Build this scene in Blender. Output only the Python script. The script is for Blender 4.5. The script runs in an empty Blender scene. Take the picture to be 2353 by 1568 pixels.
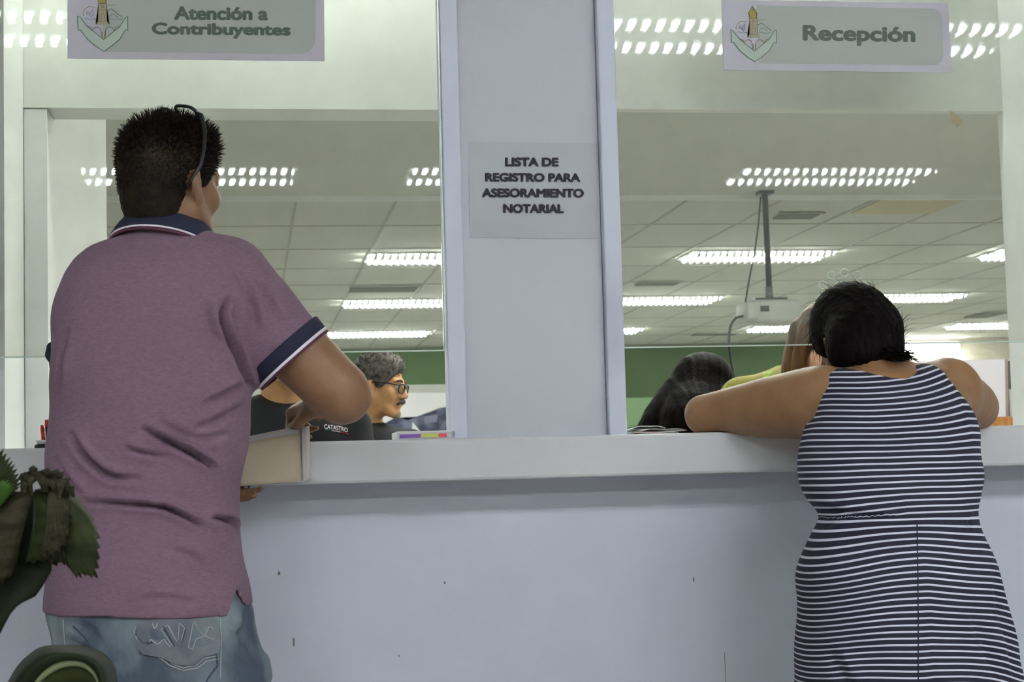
import bpy, bmesh, math, random
import numpy as np
from mathutils import Vector, Matrix
from mathutils.bvhtree import BVHTree

# ------------------------------------------------------------------ camera, world, exposure
sc = bpy.context.scene
COL = sc.collection
FPX, CXP, CYP = 4000.0, 1176.5, 784.0
CAM = np.array([0.0, -3.7, 1.03])
YAW, PITCH, ROLL = 0.151715, 0.0791908, -0.0269616
def _cam_axes():
    f = np.array([math.sin(YAW)*math.cos(PITCH), math.cos(YAW)*math.cos(PITCH), math.sin(PITCH)])
    rt = np.array([math.cos(YAW), -math.sin(YAW), 0.0]); up = np.cross(rt, f)
    c, s = math.cos(ROLL), math.sin(ROLL)
    return c*rt + s*up, -s*rt + c*up, f
AX_R, AX_U, AX_F = _cam_axes()
cam_data = bpy.data.cameras.new('camera')
cam_data.sensor_width = 36.0
cam_data.lens = 36.0*FPX/2353.0
cam_data.clip_start = 0.05
cam_data.dof.use_dof = True
cam_data.dof.focus_distance = 3.4
cam_data.dof.aperture_fstop = 16.0
cam = bpy.data.objects.new('camera', cam_data); COL.objects.link(cam)
cam.matrix_world = Matrix(((AX_R[0], AX_U[0], -AX_F[0], CAM[0]), (AX_R[1], AX_U[1], -AX_F[1], CAM[1]),
                           (AX_R[2], AX_U[2], -AX_F[2], CAM[2]), (0, 0, 0, 1)))
sc.camera = cam
sc.view_settings.view_transform = 'Standard'
sc.view_settings.look = 'None'
sc.view_settings.gamma = 1.0
sc.view_settings.use_curve_mapping = False
sc.view_settings.exposure = 2.45
world = bpy.data.worlds.new('world'); sc.world = world
world.use_nodes = True
world.node_tree.nodes['Background'].inputs[0].default_value = (0.5, 0.52, 0.55, 1)
world.node_tree.nodes['Background'].inputs[1].default_value = 0.05
try:
    sc.cycles.max_bounces = 7; sc.cycles.diffuse_bounces = 4; sc.cycles.transparent_max_bounces = 12
    sc.cycles.sample_clamp_indirect = 6.0
    sc.cycles.caustics_reflective = False; sc.cycles.caustics_refractive = False
except Exception:
    pass
CEIL = 2.9
LOBBY_TUBE = (0.91, 0.94, 1.0, 19.0)      # colour and strength of the lobby's fluorescent tubes
OFFICE_TUBE = (0.98, 1.0, 0.95, 26.0)
BOOTH_TUBE = (0.97, 1.0, 0.96, 16.5)

# ------------------------------------------------------------------ small helpers
def at(px, py, Y=None, Z=None):
    d = AX_R*((px-CXP)/FPX) + AX_U*(-(py-CYP)/FPX) + AX_F
    t = (Y-CAM[1])/d[1] if Y is not None else (Z-CAM[2])/d[2]
    return CAM + t*d
def lin(r, g, b, k=1.0):
    f = lambda c: (c/255/12.92 if c/255 <= .04045 else ((c/255+.055)/1.055)**2.4)
    return tuple(min(.95, f(c)*k) for c in (r, g, b)) + (1.0,)
rnd = random.Random(4)
rng = np.random.default_rng(4)

def mat(name, col, rough=.6, noise=None, bump=None, emit=None, metal=0.0, spec=.5, sheen=0.0):
    m = bpy.data.materials.new(name); m.use_nodes = True
    nt = m.node_tree; b = nt.nodes['Principled BSDF']
    b.inputs['Base Color'].default_value = col
    b.inputs['Roughness'].default_value = rough
    b.inputs['Metallic'].default_value = metal
    b.inputs['Specular IOR Level'].default_value = spec
    if sheen: b.inputs['Sheen Weight'].default_value = sheen
    tc = nt.nodes.new('ShaderNodeTexCoord')
    if noise:            # (scale, second colour, low, high, stretch)
        scale, col2, lo, hi, st = noise
        mp = nt.nodes.new('ShaderNodeMapping'); mp.inputs['Scale'].default_value = st
        nz = nt.nodes.new('ShaderNodeTexNoise'); nz.inputs['Scale'].default_value = scale; nz.inputs['Detail'].default_value = 5
        mr = nt.nodes.new('ShaderNodeMapRange'); mr.inputs['From Min'].default_value = lo; mr.inputs['From Max'].default_value = hi
        mx = nt.nodes.new('ShaderNodeMix'); mx.data_type = 'RGBA'
        mx.inputs['A'].default_value = col; mx.inputs['B'].default_value = col2
        nt.links.new(tc.outputs['Object'], mp.inputs['Vector']); nt.links.new(mp.outputs[0], nz.inputs['Vector'])
        nt.links.new(nz.outputs['Fac'], mr.inputs['Value']); nt.links.new(mr.outputs[0], mx.inputs['Factor'])
        nt.links.new(mx.outputs['Result'], b.inputs['Base Color'])
    if bump:             # (scale, strength, distance)
        nb = nt.nodes.new('ShaderNodeTexNoise'); nb.inputs['Scale'].default_value = bump[0]; nb.inputs['Detail'].default_value = 4
        mb_ = nt.nodes.new('ShaderNodeMapping'); mb_.inputs['Scale'].default_value = bump[3] if len(bump) > 3 else (1, 1, 1)
        bp = nt.nodes.new('ShaderNodeBump'); bp.inputs['Strength'].default_value = bump[1]; bp.inputs['Distance'].default_value = bump[2]
        nt.links.new(tc.outputs['Object'], mb_.inputs['Vector']); nt.links.new(mb_.outputs[0], nb.inputs['Vector'])
        nt.links.new(nb.outputs['Fac'], bp.inputs['Height']); nt.links.new(bp.outputs[0], b.inputs['Normal'])
    if emit:
        b.inputs['Emission Color'].default_value = (emit[0], emit[1], emit[2], 1)
        b.inputs['Emission Strength'].default_value = emit[3]
    return m

def setp(o, label=None, cat=None, group=None, kind=None):
    if label: o['label'] = label
    if cat: o['category'] = cat
    if group: o['group'] = group
    if kind: o['kind'] = kind
    return o
def link(name, me, m, parent=None, smooth=False):
    if m is not None:
        me.materials.clear()
        for q in (m if isinstance(m, (list, tuple)) else [m]): me.materials.append(q)
    if smooth:
        me.polygons.foreach_set('use_smooth', np.ones(len(me.polygons), dtype=bool))
    o = bpy.data.objects.new(name, me); COL.objects.link(o)
    if parent is not None:          # meshes come in world coordinates; a part keeps them relative to its thing
        o.parent = parent
        w = Vector((0, 0, 0)); q = parent
        while q is not None: w += q.location; q = q.parent
        me.transform(Matrix.Translation(-w))
    return o
def empty(name, loc, label, cat, group=None):
    o = bpy.data.objects.new(name, None); COL.objects.link(o); o.location = Vector(loc)
    o.empty_display_size = .1
    return setp(o, label, cat, group)

class MB:
    """collects shapes into one mesh (world coordinates)"""
    def __init__(s): s.bm = bmesh.new()
    def box(s, x0, x1, y0, y1, z0, z1, bev=0.0, M=None, mi=0):
        r = bmesh.ops.create_cube(s.bm, size=1.0)
        T = Matrix.Translation(((x0+x1)/2, (y0+y1)/2, (z0+z1)/2)) @ Matrix.Diagonal((abs(x1-x0), abs(y1-y0), abs(z1-z0), 1))
        bmesh.ops.transform(s.bm, matrix=T, verts=r['verts'])
        vs = r['verts']
        if bev > 0:
            es = list({e for v in vs for e in v.link_edges})
            q = bmesh.ops.bevel(s.bm, geom=es, offset=bev, segments=2, affect='EDGES', profile=.5)
            vs = list({v for f in q['faces'] for v in f.verts} | {v for v in vs if v.is_valid})
        if M is not None: bmesh.ops.transform(s.bm, matrix=M, verts=vs)
        if mi:
            for f in {f for v in vs for f in v.link_faces}: f.material_index = mi
        return s
    def tube(s, pts, rad, n=8, cap=True, squash=None):
        pts = [Vector(p) for p in pts]
        if not hasattr(rad, '__len__'): rad = [rad]*len(pts)
        rings = []; up = Vector((0.13, 0.31, 0.94))
        for i, p in enumerate(pts):
            t = (pts[min(i+1, len(pts)-1)] - pts[max(i-1, 0)])
            if t.length < 1e-9: t = Vector((0, 0, 1))
            t.normalize()
            u = up - t*up.dot(t)
            if u.length < 1e-3: u = Vector((1, 0, 0)) - t*t.x
            u.normalize(); up = u; w = t.cross(u)
            rings.append([s.bm.verts.new(p + (u*math.cos(2*math.pi*k/n) + w*math.sin(2*math.pi*k/n))*max(rad[i], 1e-5)) for k in range(n)])
        for a, b in zip(rings, rings[1:]):
            for k in range(n): s.bm.faces.new((a[k], a[(k+1) % n], b[(k+1) % n], b[k]))
        if cap and n > 2:
            s.bm.faces.new(rings[0][::-1]); s.bm.faces.new(rings[-1])
        return s
    def lathe(s, c, prof, n=24, axis='Z'):
        rings = []
        for r, z in prof:
            ring = []
            for k in range(n):
                a = 2*math.pi*k/n
                v = (r*math.cos(a), r*math.sin(a), z)
                if axis == 'Y': v = (v[0], v[2], -v[1])
                ring.append(s.bm.verts.new((c[0]+v[0], c[1]+v[1], c[2]+v[2])))
            rings.append(ring)
        for a, b in zip(rings, rings[1:]):
            for k in range(n): s.bm.faces.new((a[k], a[(k+1) % n], b[(k+1) % n], b[k]))
        s.bm.faces.new(rings[0][::-1]); s.bm.faces.new(rings[-1])
        return s
    def sheet(s, grid, th=0.0):
        """grid of points -> surface, doubled to a thickness along its normals"""
        n, m = len(grid), len(grid[0])
        G = np.array([[list(p) for p in row] for row in grid], dtype=float)
        du = np.gradient(G, axis=0); dv = np.gradient(G, axis=1)
        N = np.cross(du, dv); N /= (np.linalg.norm(N, axis=2, keepdims=True)+1e-12)
        A = [[s.bm.verts.new(G[i, j]+N[i, j]*th/2) for j in range(m)] for i in range(n)]
        if th <= 0:
            for i in range(n-1):
                for j in range(m-1): s.bm.faces.new((A[i][j], A[i+1][j], A[i+1][j+1], A[i][j+1]))
            return s
        B = [[s.bm.verts.new(G[i, j]-N[i, j]*th/2) for j in range(m)] for i in range(n)]
        for i in range(n-1):
            for j in range(m-1):
                s.bm.faces.new((A[i][j], A[i+1][j], A[i+1][j+1], A[i][j+1]))
                s.bm.faces.new((B[i][j], B[i][j+1], B[i+1][j+1], B[i+1][j]))
        for i in range(n-1):
            s.bm.faces.new((A[i][0], B[i][0], B[i+1][0], A[i+1][0])); s.bm.faces.new((A[i][m-1], A[i+1][m-1], B[i+1][m-1], B[i][m-1]))
        for j in range(m-1):
            s.bm.faces.new((A[0][j], A[0][j+1], B[0][j+1], B[0][j])); s.bm.faces.new((A[n-1][j], B[n-1][j], B[n-1][j+1], A[n-1][j+1]))
        return s
    def prism(s, pts, d):
        """closed outline (list of points) extruded by vector d"""
        a = [s.bm.verts.new(p) for p in pts]; b = [s.bm.verts.new(Vector(p)+Vector(d)) for p in pts]
        f = [s.bm.faces.new(a), s.bm.faces.new(b[::-1])]
        n = len(pts)
        for k in range(n): f.append(s.bm.faces.new((a[(k+1) % n], a[k], b[k], b[(k+1) % n])))
        bmesh.ops.triangulate(s.bm, faces=f[:2])
        return s
    def build(s, name, m, parent=None, smooth=False):
        bmesh.ops.recalc_face_normals(s.bm, faces=s.bm.faces[:])
        me = bpy.data.meshes.new(name); s.bm.to_mesh(me); s.bm.free()
        return link(name, me, m, parent, smooth)

def text_mesh(body, bold):
    cu = bpy.data.curves.new('lettering', 'FONT'); cu.body = body; cu.size = 1.0; cu.offset = bold; cu.extrude = .004
    o = bpy.data.objects.new('lettering', cu); COL.objects.link(o)
    bpy.context.view_layer.update()
    me = bpy.data.meshes.new_from_object(o.evaluated_get(bpy.context.evaluated_depsgraph_get()))
    bpy.data.objects.remove(o); bpy.data.curves.remove(cu)
    return me
def text_verts(body, bold):
    me = text_mesh(body, bold)
    V = np.empty(len(me.vertices)*3); me.vertices.foreach_get('co', V); V = V.reshape(-1, 3)
    F = [tuple(p.vertices) for p in me.polygons]
    bpy.data.meshes.remove(me)
    V[:, 0] -= V[:, 0].min(); V[:, 0] /= V[:, 0].max()
    V[:, 1] -= V[:, 1].min(); V[:, 1] /= V[:, 1].max()
    V[:, 2] -= V[:, 2].min(); V[:, 2] /= max(V[:, 2].max(), 1e-9)
    return V, F
def lettering(rows, Y, name, m, parent, bold=.03, th=.0006):
    """rows: (text, (px left, py top), (px right, py bottom)) set as thin raised letters on the plane y = Y"""
    AV, AF = [], []
    for body, (xa, ya, xb, yb), tilt in rows:
        V, F = text_verts(body, 0.0)
        p0 = at(xa, yb, Y=Y); p1 = at(xb, yb+tilt, Y=Y); p2 = at(xa, ya, Y=Y)
        W0 = p0 + V[:, :1]*(p1-p0) + V[:, 1:2]*(p2-p0) + V[:, 2:3]*np.array([0, -th, 0])
        for k, (ox, oz) in enumerate(((0, 0), (-1, 0), (1, 0), (0, -.7), (0, .7), (-.7, .5), (.7, -.5), (.7, .5), (-.7, -.5))):     # heavy strokes
            W = W0+np.array((ox*bold, k*1e-5, oz*bold))
            n = sum(len(a) for a in AV); AV.append(W); AF += [tuple(i+n for i in f) for f in F]
    me = bpy.data.meshes.new(name); me.from_pydata(np.concatenate(AV).tolist(), [], AF)
    return link(name, me, m, parent)

# ------------------------------------------------------------------ implicit shapes for bodies and clothes
def spl(xs, ys, n):
    """smooth (Catmull-Rom like) resampling of columns ys over xs"""
    xs = np.array(xs, float); ys = np.array(ys, float)
    if ys.ndim == 1: ys = ys[:, None]
    m = np.gradient(ys, xs, axis=0)
    q = np.linspace(xs[0], xs[-1], n); i = np.clip(np.searchsorted(xs, q)-1, 0, len(xs)-2)
    h = (xs[i+1]-xs[i])[:, None]; t = ((q-xs[i])[:, None])/h
    return q, ((2*t**3-3*t**2+1)*ys[i] + (t**3-2*t**2+t)*h*m[i] + (-2*t**3+3*t**2)*ys[i+1] + (t**3-t**2)*h*m[i+1])
class Frame:
    def __init__(s, o, R=None, k=1.0): s.o = np.array(o, float); s.R = np.eye(3) if R is None else np.array(R, float); s.k = k
    def p(s, v): return s.o + s.R @ (np.array(v, float)*s.k)
def rot(yaw=0, pitch=0, roll=0):
    """turn about z, then tilt (pitch>0 looks up), then roll; local +y is forward"""
    cy, sy = math.cos(yaw), math.sin(yaw); cp, sp = math.cos(pitch), math.sin(pitch); cr, sr = math.cos(roll), math.sin(roll)
    Rz = np.array([[cy, -sy, 0], [sy, cy, 0], [0, 0, 1]]); Rx = np.array([[1, 0, 0], [0, cp, -sp], [0, sp, cp]])
    Ry = np.array([[cr, 0, sr], [0, 1, 0], [-sr, 0, cr]])
    return Rz @ Rx @ Ry
class Vol:
    def __init__(s, lo, hi, h):
        s.lo = np.array(lo, float); s.h = h
        s.n = np.ceil((np.array(hi)-s.lo)/h).astype(int)+1
        s.D = np.ones(s.n, np.float32)
        s.ax = [(s.lo[i]+h*np.arange(s.n[i])).astype(np.float32) for i in range(3)]
    def _sl(s, lo, hi, m):
        i0 = np.clip(np.floor((np.array(lo)-m-s.lo)/s.h).astype(int), 0, s.n); i1 = np.clip(np.ceil((np.array(hi)+m-s.lo)/s.h).astype(int)+1, 0, s.n)
        if (i1 <= i0).any(): return None, None
        sl = tuple(slice(a, b) for a, b in zip(i0, i1))
        x, y, z = s.ax[0][sl[0]][:, None, None], s.ax[1][sl[1]][None, :, None], s.ax[2][sl[2]][None, None, :]
        return sl, (x, y, z)
    def _put(s, sl, d, k, op):
        A = s.D[sl]
        if op == 'sub': a, b = -A, d
        elif op == 'cut': a, b = -A, -d
        else: a, b = A, d
        if k > 0:
            hh = np.clip(.5+.5*(b-a)/k, 0, 1); r = b*(1-hh)+a*hh-k*hh*(1-hh)
        else: r = np.minimum(a, b)
        s.D[sl] = (-r if op in ('sub', 'cut') else r).astype(np.float32)
    def cone(s, a, b, ra, rb, k=.01, op='add', flat=False):
        a = np.array(a, float); b = np.array(b, float); R = max(ra, rb)
        sl, g = s._sl(np.minimum(a, b)-R, np.maximum(a, b)+R, k+3*s.h)
        if sl is None: return s
        ab = b-a; L = max(float(ab@ab), 1e-12)
        px, py, pz = g[0]-a[0], g[1]-a[1], g[2]-a[2]
        t0 = (px*ab[0]+py*ab[1]+pz*ab[2])/L; t = np.clip(t0, 0, 1)
        d = np.sqrt((px-t*ab[0])**2+(py-t*ab[1])**2+(pz-t*ab[2])**2)-(ra+(rb-ra)*t)
        if flat: d = np.maximum(d, (t0-1)*math.sqrt(L))
        s._put(sl, d, k, op); return s
    def ell(s, c, r, R=None, k=.01, op='add'):
        c = np.array(c, float); r = np.array(r, float); m = r.max()
        sl, g = s._sl(c-m, c+m, k+3*s.h)
        if sl is None: return s
        p = (g[0]-c[0], g[1]-c[1], g[2]-c[2])
        if R is not None: p = tuple(p[0]*R[0][i]+p[1]*R[1][i]+p[2]*R[2][i] for i in range(3))
        k0 = np.sqrt((p[0]/r[0])**2+(p[1]/r[1])**2+(p[2]/r[2])**2); k1 = np.sqrt((p[0]/r[0]**2)**2+(p[1]/r[1]**2)**2+(p[2]/r[2]**2)**2)
        s._put(sl, k0*(k0-1)/(k1+1e-9), k, op); return s
    def tube(s, pts, rad, n=12, k=.008, op='add'):
        q, P = spl(np.linspace(0, 1, len(pts)), np.column_stack([np.array(pts, float), np.array(rad, float)]), n)
        for a, b in zip(P, P[1:]): s.cone(a[:3], b[:3], a[3], b[3], k*.3, op)
        return s
    def loft(s, rows, p=2.3, k=.015, op='add'):
        """rows (z, cx, cy, a, b), any order: stacked superellipses"""
        rows = sorted(rows); Z = np.array([r[0] for r in rows])
        q, V = spl(Z, np.array([r[1:] for r in rows]), 160)
        lo = [(V[:, 0]-V[:, 2]).min(), (V[:, 1]-V[:, 3]).min(), Z[0]]; hi = [(V[:, 0]+V[:, 2]).max(), (V[:, 1]+V[:, 3]).max(), Z[-1]]
        sl, g = s._sl(lo, hi, k+3*s.h)
        z = g[2].ravel(); ip = [np.interp(z, q, V[:, i])[None, None, :] for i in range(4)]
        a = np.maximum(ip[2], 1e-3); b = np.maximum(ip[3], 1e-3)
        d = ((np.abs((g[0]-ip[0])/a)**p+np.abs((g[1]-ip[1])/b)**p)**(1/p)-1)*np.minimum(a, b)
        zc, hz = (Z[0]+Z[-1])/2, (Z[-1]-Z[0])/2
        d = np.maximum(d, np.abs(g[2]-zc)-hz)
        s._put(sl, d, k, op); return s
    def cut(s, fn, k=0.0):
        """keep only where fn(x,y,z) < 0"""
        g = (s.ax[0][:, None, None], s.ax[1][None, :, None], s.ax[2][None, None, :])
        d = np.broadcast_to(fn(*g), s.D.shape)
        if k > 0:
            hh = np.clip(.5-.5*(d-s.D)/k, 0, 1); s.D = (d*(1-hh)+s.D*hh+k*hh*(1-hh)).astype(np.float32)
        else: s.D = np.maximum(s.D, d).astype(np.float32)
        return s
    def mesh(s, name, disp=None, smooth=1):
        D = s.D; D[0], D[-1] = 1, 1; D[:, 0], D[:, -1] = 1, 1; D[:, :, 0], D[:, :, -1] = 1, 1
        S = D < 0
        c = np.zeros(np.array(D.shape)-1, np.int8)
        off = [(i, j, k) for i in (0, 1) for j in (0, 1) for k in (0, 1)]
        nx, ny, nz = c.shape
        for i, j, k in off: c += S[i:i+nx, j:j+ny, k:k+nz]
        I = np.argwhere((c > 0) & (c < 8))
        idx = -np.ones(c.shape, np.int32); idx[I[:, 0], I[:, 1], I[:, 2]] = np.arange(len(I))
        dv = {o: D[I[:, 0]+o[0], I[:, 1]+o[1], I[:, 2]+o[2]].astype(float) for o in off}
        acc = np.zeros((len(I), 3)); cnt = np.zeros(len(I))
        for a in off:
            for axi in range(3):
                if a[axi]: continue
                b = list(a); b[axi] = 1; b = tuple(b)
                da, db = dv[a], dv[b]; x = (da < 0) != (db < 0)
                t = np.where(x, da/np.where(x, da-db, 1), 0)
                p = np.array(a, float)[None]+np.eye(3)[axi][None]*t[:, None]
                acc += p*x[:, None]; cnt += x
        V = s.lo+s.h*(I+acc/np.maximum(cnt, 1)[:, None])
        Q = []
        for axi in range(3):
            sa = [slice(None)]*3; sb = [slice(None)]*3; sa[axi] = slice(0, -1); sb[axi] = slice(1, None)
            A, B = S[tuple(sa)], S[tuple(sb)]
            E = np.argwhere(A != B)
            u, w = (axi+1) % 3, (axi+2) % 3
            def cell(du, dw):
                C = E.copy(); C[:, u] -= du; C[:, w] -= dw
                return idx[C[:, 0], C[:, 1], C[:, 2]]
            q = np.stack([cell(1, 1), cell(0, 1), cell(0, 0), cell(1, 0)], 1)
            fl = ~A[E[:, 0], E[:, 1], E[:, 2]]
            q[fl] = q[fl][:, ::-1]; Q.append(q)
        Q = np.concatenate(Q)
        e = np.concatenate([Q[:, [0, 1]], Q[:, [1, 2]], Q[:, [2, 3]], Q[:, [3, 0]]])
        for _ in range(smooth):
            sm = np.zeros_like(V); ct = np.zeros(len(V))
            for a, b in ((0, 1), (1, 0)):
                np.add.at(sm, e[:, a], V[e[:, b]]); np.add.at(ct, e[:, a], 1)
            V = V*.5+.5*sm/np.maximum(ct, 1)[:, None]
        if disp is not None:
            n4 = np.cross(V[Q[:, 2]]-V[Q[:, 0]], V[Q[:, 3]]-V[Q[:, 1]])
            N = np.zeros_like(V)
            for k in range(4): np.add.at(N, Q[:, k], n4)
            N /= np.linalg.norm(N, axis=1, keepdims=True)+1e-12
            V = V+disp(V, N)
        me = bpy.data.meshes.new(name)
        me.vertices.add(len(V)); me.vertices.foreach_set('co', V.astype(np.float32).ravel())
        me.loops.add(len(Q)*4); me.loops.foreach_set('vertex_index', Q.astype(np.int32).ravel())
        me.polygons.add(len(Q)); me.polygons.foreach_set('loop_start', np.arange(0, len(Q)*4, 4, dtype=np.int32))
        me.polygons.foreach_set('loop_total', np.full(len(Q), 4, np.int32))
        me.update(calc_edges=True); me.validate()
        s.V = V
        return me
def verts_of(me):
    V = np.empty(len(me.vertices)*3, np.float32); me.vertices.foreach_get('co', V); V = V.reshape(-1, 3).astype(float)
    N = np.empty(len(me.vertices)*3, np.float32); me.vertices.foreach_get('normal', N); return V, N.reshape(-1, 3).astype(float)
def attr(me, name, vals):
    a = me.attributes.new(name, 'FLOAT', 'POINT'); a.data.foreach_set('value', np.asarray(vals, np.float32))
def bvh_of(o):
    me = o.data
    return BVHTree.FromPolygons([v.co[:] for v in me.vertices], [tuple(p.vertices) for p in me.polygons])
def drape(bvh, pts, Yg, lift=.001, n=1):
    """points seen at pixels pts laid on a surface"""
    out = []
    dense = []
    for a, b in zip(pts, pts[1:]):
        for t in np.linspace(0, 1, n, endpoint=False): dense.append((a[0]+(b[0]-a[0])*t, a[1]+(b[1]-a[1])*t))
    dense.append(pts[-1])
    for x, y in dense:
        q = at(x, y, Y=Yg); d = Vector(q-CAM).normalized()
        h = bvh.ray_cast(Vector(CAM), d)
        if h[0] is not None: out.append(h[0]-d*lift)
    return out

def head_into(v, F, neck_to, neck_r=.055, k=1.0, female=False):
    """a head with brow, eye sockets, nose, lips, chin and ears, local +y forward"""
    R, p, s = F.R, F.p, F.k
    E = lambda c, r, kk=.012, op='add', RR=None: v.ell(p(c), np.array(r)*s, R if RR is None else RR, kk, op)
    Cn = lambda a, b, ra, rb, kk=.01, op='add': v.cone(p(a), p(b), ra*s, rb*s, kk, op)
    E((0, -.014, .028), (.074, .096, .088))
    E((0, .03, -.03), (.060, .062, .080), .02)
    for sx in (-1, 1):
        Cn((sx*.050, .005, -.060), (sx*.022, .066, -.098), .024, .020, .02)
        E((sx*.043, .058, -.030), (.022, .022, .024), .015)
        Cn((sx*.014, .086, .021), (sx*.045, .071, .020), .010, .009, .010)
        E((sx*.031, .098, .002), (.017, .017, .011), .008, 'sub')
        E((sx*.031, .0765, .002), (.0125, .0125, .0115), .003)
        Cn((sx*.019, .086, .008), (sx*.043, .080, .006), .0032, .003, .003)
        E((sx*.0115, .098, -.036), (.0085, .010, .0075), .005)
        Re = R @ rot(sx*.42, .16, 0)
        E((sx*.082, -.012, -.018), (.0075, .020, .033), .004, 'add', Re)
        E((sx*.089, -.008, -.015), (.0055, .011, .020), .004, 'sub', Re)
        E((sx*.079, .000, -.044), (.007, .009, .012), .004)
    Cn((0, .086, .012), (0, .110, -.030), .0085, .012, .010)
    E((0, .078, -.063), (.026, .020, .018), .012)
    Cn((-.017, .094, -.060), (.017, .094, -.060), .0055, .0055, .004)
    Cn((-.015, .092, -.071), (.015, .092, -.071), .0065, .0065, .004)
    E((0, .101, -.0655), (.024, .012, .0016), .002, 'sub')
    E((0, .080, -.100), (.021, .018, .018), .014)
    a = p((0, -.022, -.055)); b = np.array(neck_to, float)
    v.cone(a, b, neck_r, neck_r*1.12, .03)
def eyes_for(F, parent, iris):
    for sx in (-1, 1):
        c = F.p((sx*.031, .0775, .002)); R = Matrix(F.R.tolist()).to_4x4()
        m = MB(); r = bmesh.ops.create_uvsphere(m.bm, u_segments=16, v_segments=10, radius=.0122*F.k)
        bmesh.ops.transform(m.bm, matrix=Matrix.Translation(c) @ R, verts=r['verts'])
        e = m.build('eye', MT['eye'], parent, True)
        ip = F.p((sx*.031, .0890, .002)); m = MB()
        r = bmesh.ops.create_uvsphere(m.bm, u_segments=12, v_segments=8, radius=.0055*F.k)
        bmesh.ops.transform(m.bm, matrix=Matrix.Translation(ip) @ R @ Matrix.Diagonal((1, .35, 1, 1)), verts=r['verts'])
        m.build('iris', iris, parent, True)
def hand_into(v, F, thumb, curl=(.5, .7, .5), spread=.05, k=1.0):
    """palm, four unequal fingers bent by curl (radians at each joint) and a thumb from the side of the palm;
    local +y points to the fingertips, +z is the back of the hand, thumb = -1/+1 its side on x"""
    p = lambda q: F.p(np.array(q, float)*k)
    base = [(-.027, .080), (-.009, .088), (.009, .086), (.026, .076)]
    lens = [(.040, .024, .020), (.044, .028, .021), (.041, .026, .021), (.032, .019, .018)]
    if thumb > 0: base = [(-x, y) for x, y in base]
    v.cone(p((0, 0, 0)), p((0, .02, 0)), .026*k, .027*k, .012)
    for i, ((bx, by), L) in enumerate(zip(base, lens)):
        v.cone(p((bx*.55, .012, 0)), p((bx, by, .002)), .0135*k, .0112*k, .012)
        a = 0.0; sp = (i-1.5)*spread*(-1 if thumb > 0 else 1)
        c = np.array((bx, by, .002)); r = .0092 if i < 3 else .0080
        for j in range(3):
            a += curl[j]*(1+.06*i)
            d = np.array((math.sin(sp), math.cos(sp)*math.cos(a), -math.sin(a)))
            e = c+d*L[j]
            v.cone(p(c), p(e), r*k, (r-.0009)*k, .003); c = e; r -= .0009
    t = [np.array((thumb*.020, .018, -.006)), np.array((thumb*.042, .044, -.016)), np.array((thumb*.044, .074, -.024)), np.array((thumb*.036, .096, -.030))]
    for a, b, ra, rb in zip(t, t[1:], (.015, .0115, .0100), (.0115, .0100, .0088)): v.cone(p(a), p(b), ra*k, rb*k, .006)
def frame_dir(o, d, back, k=1.0):
    y = np.array(d, float); y /= np.linalg.norm(y); z = np.array(back, float); z -= y*(z@y); z /= np.linalg.norm(z)
    return Frame(o, np.column_stack([np.cross(y, z), y, z]), k)
def strands(mb, roots, dirs, length, rad, n=3, bend=None, jit=.25, segs=3):
    for i in range(len(roots)):
        d = dirs[i]+rng.normal(0, jit, 3); d /= np.linalg.norm(d)
        L = length*rng.uniform(.6, 1.25); P = [roots[i]+d*L*t + (0 if bend is None else np.array(bend)*L*t*t) for t in np.linspace(0, 1, segs)]
        mb.tube(P, list(np.linspace(rad, rad*.15, segs)), n=n, cap=False)

# ------------------------------------------------------------------ materials
K = 1/.41
MT = {}
MT['pillar'] = mat('painted_pillar', lin(176, 178, 186, 1.45), .55, (2.2, lin(166, 167, 174, 1.45), .35, .75, (1, 1, .5)), (60, .03, .002))
MT['trim'] = mat('painted_trim', lin(178, 182, 196, 1.55), .45, (3.5, lin(150, 154, 168, 1.45), .55, .8, (1, 1, .6)))
MT['counter'] = mat('white_counter', lin(188, 188, 190, 1.38), .5, (2.0, lin(174, 173, 173, 1.35), .4, .8, (1, 1, 1)), (25, .03, .002))
MT['lobby_wall'] = mat('lobby_wall', lin(182, 184, 196, 1.42), .6, (1.6, lin(170, 172, 184, 1.38), .45, .8, (1, 1, 1)), (40, .03, .002))
MT['white'] = mat('white_wall', lin(205, 208, 200, 1.2), .6, (1.2, lin(192, 195, 188, 1.2), .4, .8, (1, 1, 1)))
MT['jamb'] = mat('white_jamb', lin(214, 217, 214, 1.25), .5, (1.4, lin(206, 209, 207, 1.2), .4, .8, (1, 1, .4)))
MT['header'] = mat('white_header', lin(216, 219, 212, 1.22), .6, (1.3, lin(208, 212, 202, 1.2), .4, .8, (1, 1, 1)))
MT['floor'] = mat('speckled_floor', lin(190, 189, 184), .35, (18, lin(160, 159, 154), .4, .7, (1, 1, 1)))
MT['ceiling'] = mat('mineral_ceiling', lin(206, 208, 199, 1.05), .8, (.35, lin(190, 192, 182, 1.05), .35, .7, (1, 1, 1)), (90, .1, .002))
MT['ceiling_bar'] = mat('ceiling_bar', lin(166, 166, 154), .6)
MT['dark_gap'] = mat('dark_gap', lin(70, 70, 62), .8)
MT['green'] = mat('green_wall', lin(66, 86, 56, 1.0), .7, (.25, lin(84, 110, 72, 1.1), .35, .7, (1, 1, 1)))
MT['steel_white'] = mat('white_enamel', lin(215, 218, 215), .4)
MT['tube_lobby'] = mat('lobby_tube', (.9, .9, .9, 1), .4, emit=LOBBY_TUBE)
MT['tube_office'] = mat('office_tube', (.9, .9, .9, 1), .4, emit=OFFICE_TUBE)
MT['tube_booth'] = mat('booth_tube', (.9, .9, .9, 1), .4, emit=BOOTH_TUBE)
MT['eye'] = mat('eye_white', lin(225, 220, 210), .2)
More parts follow.
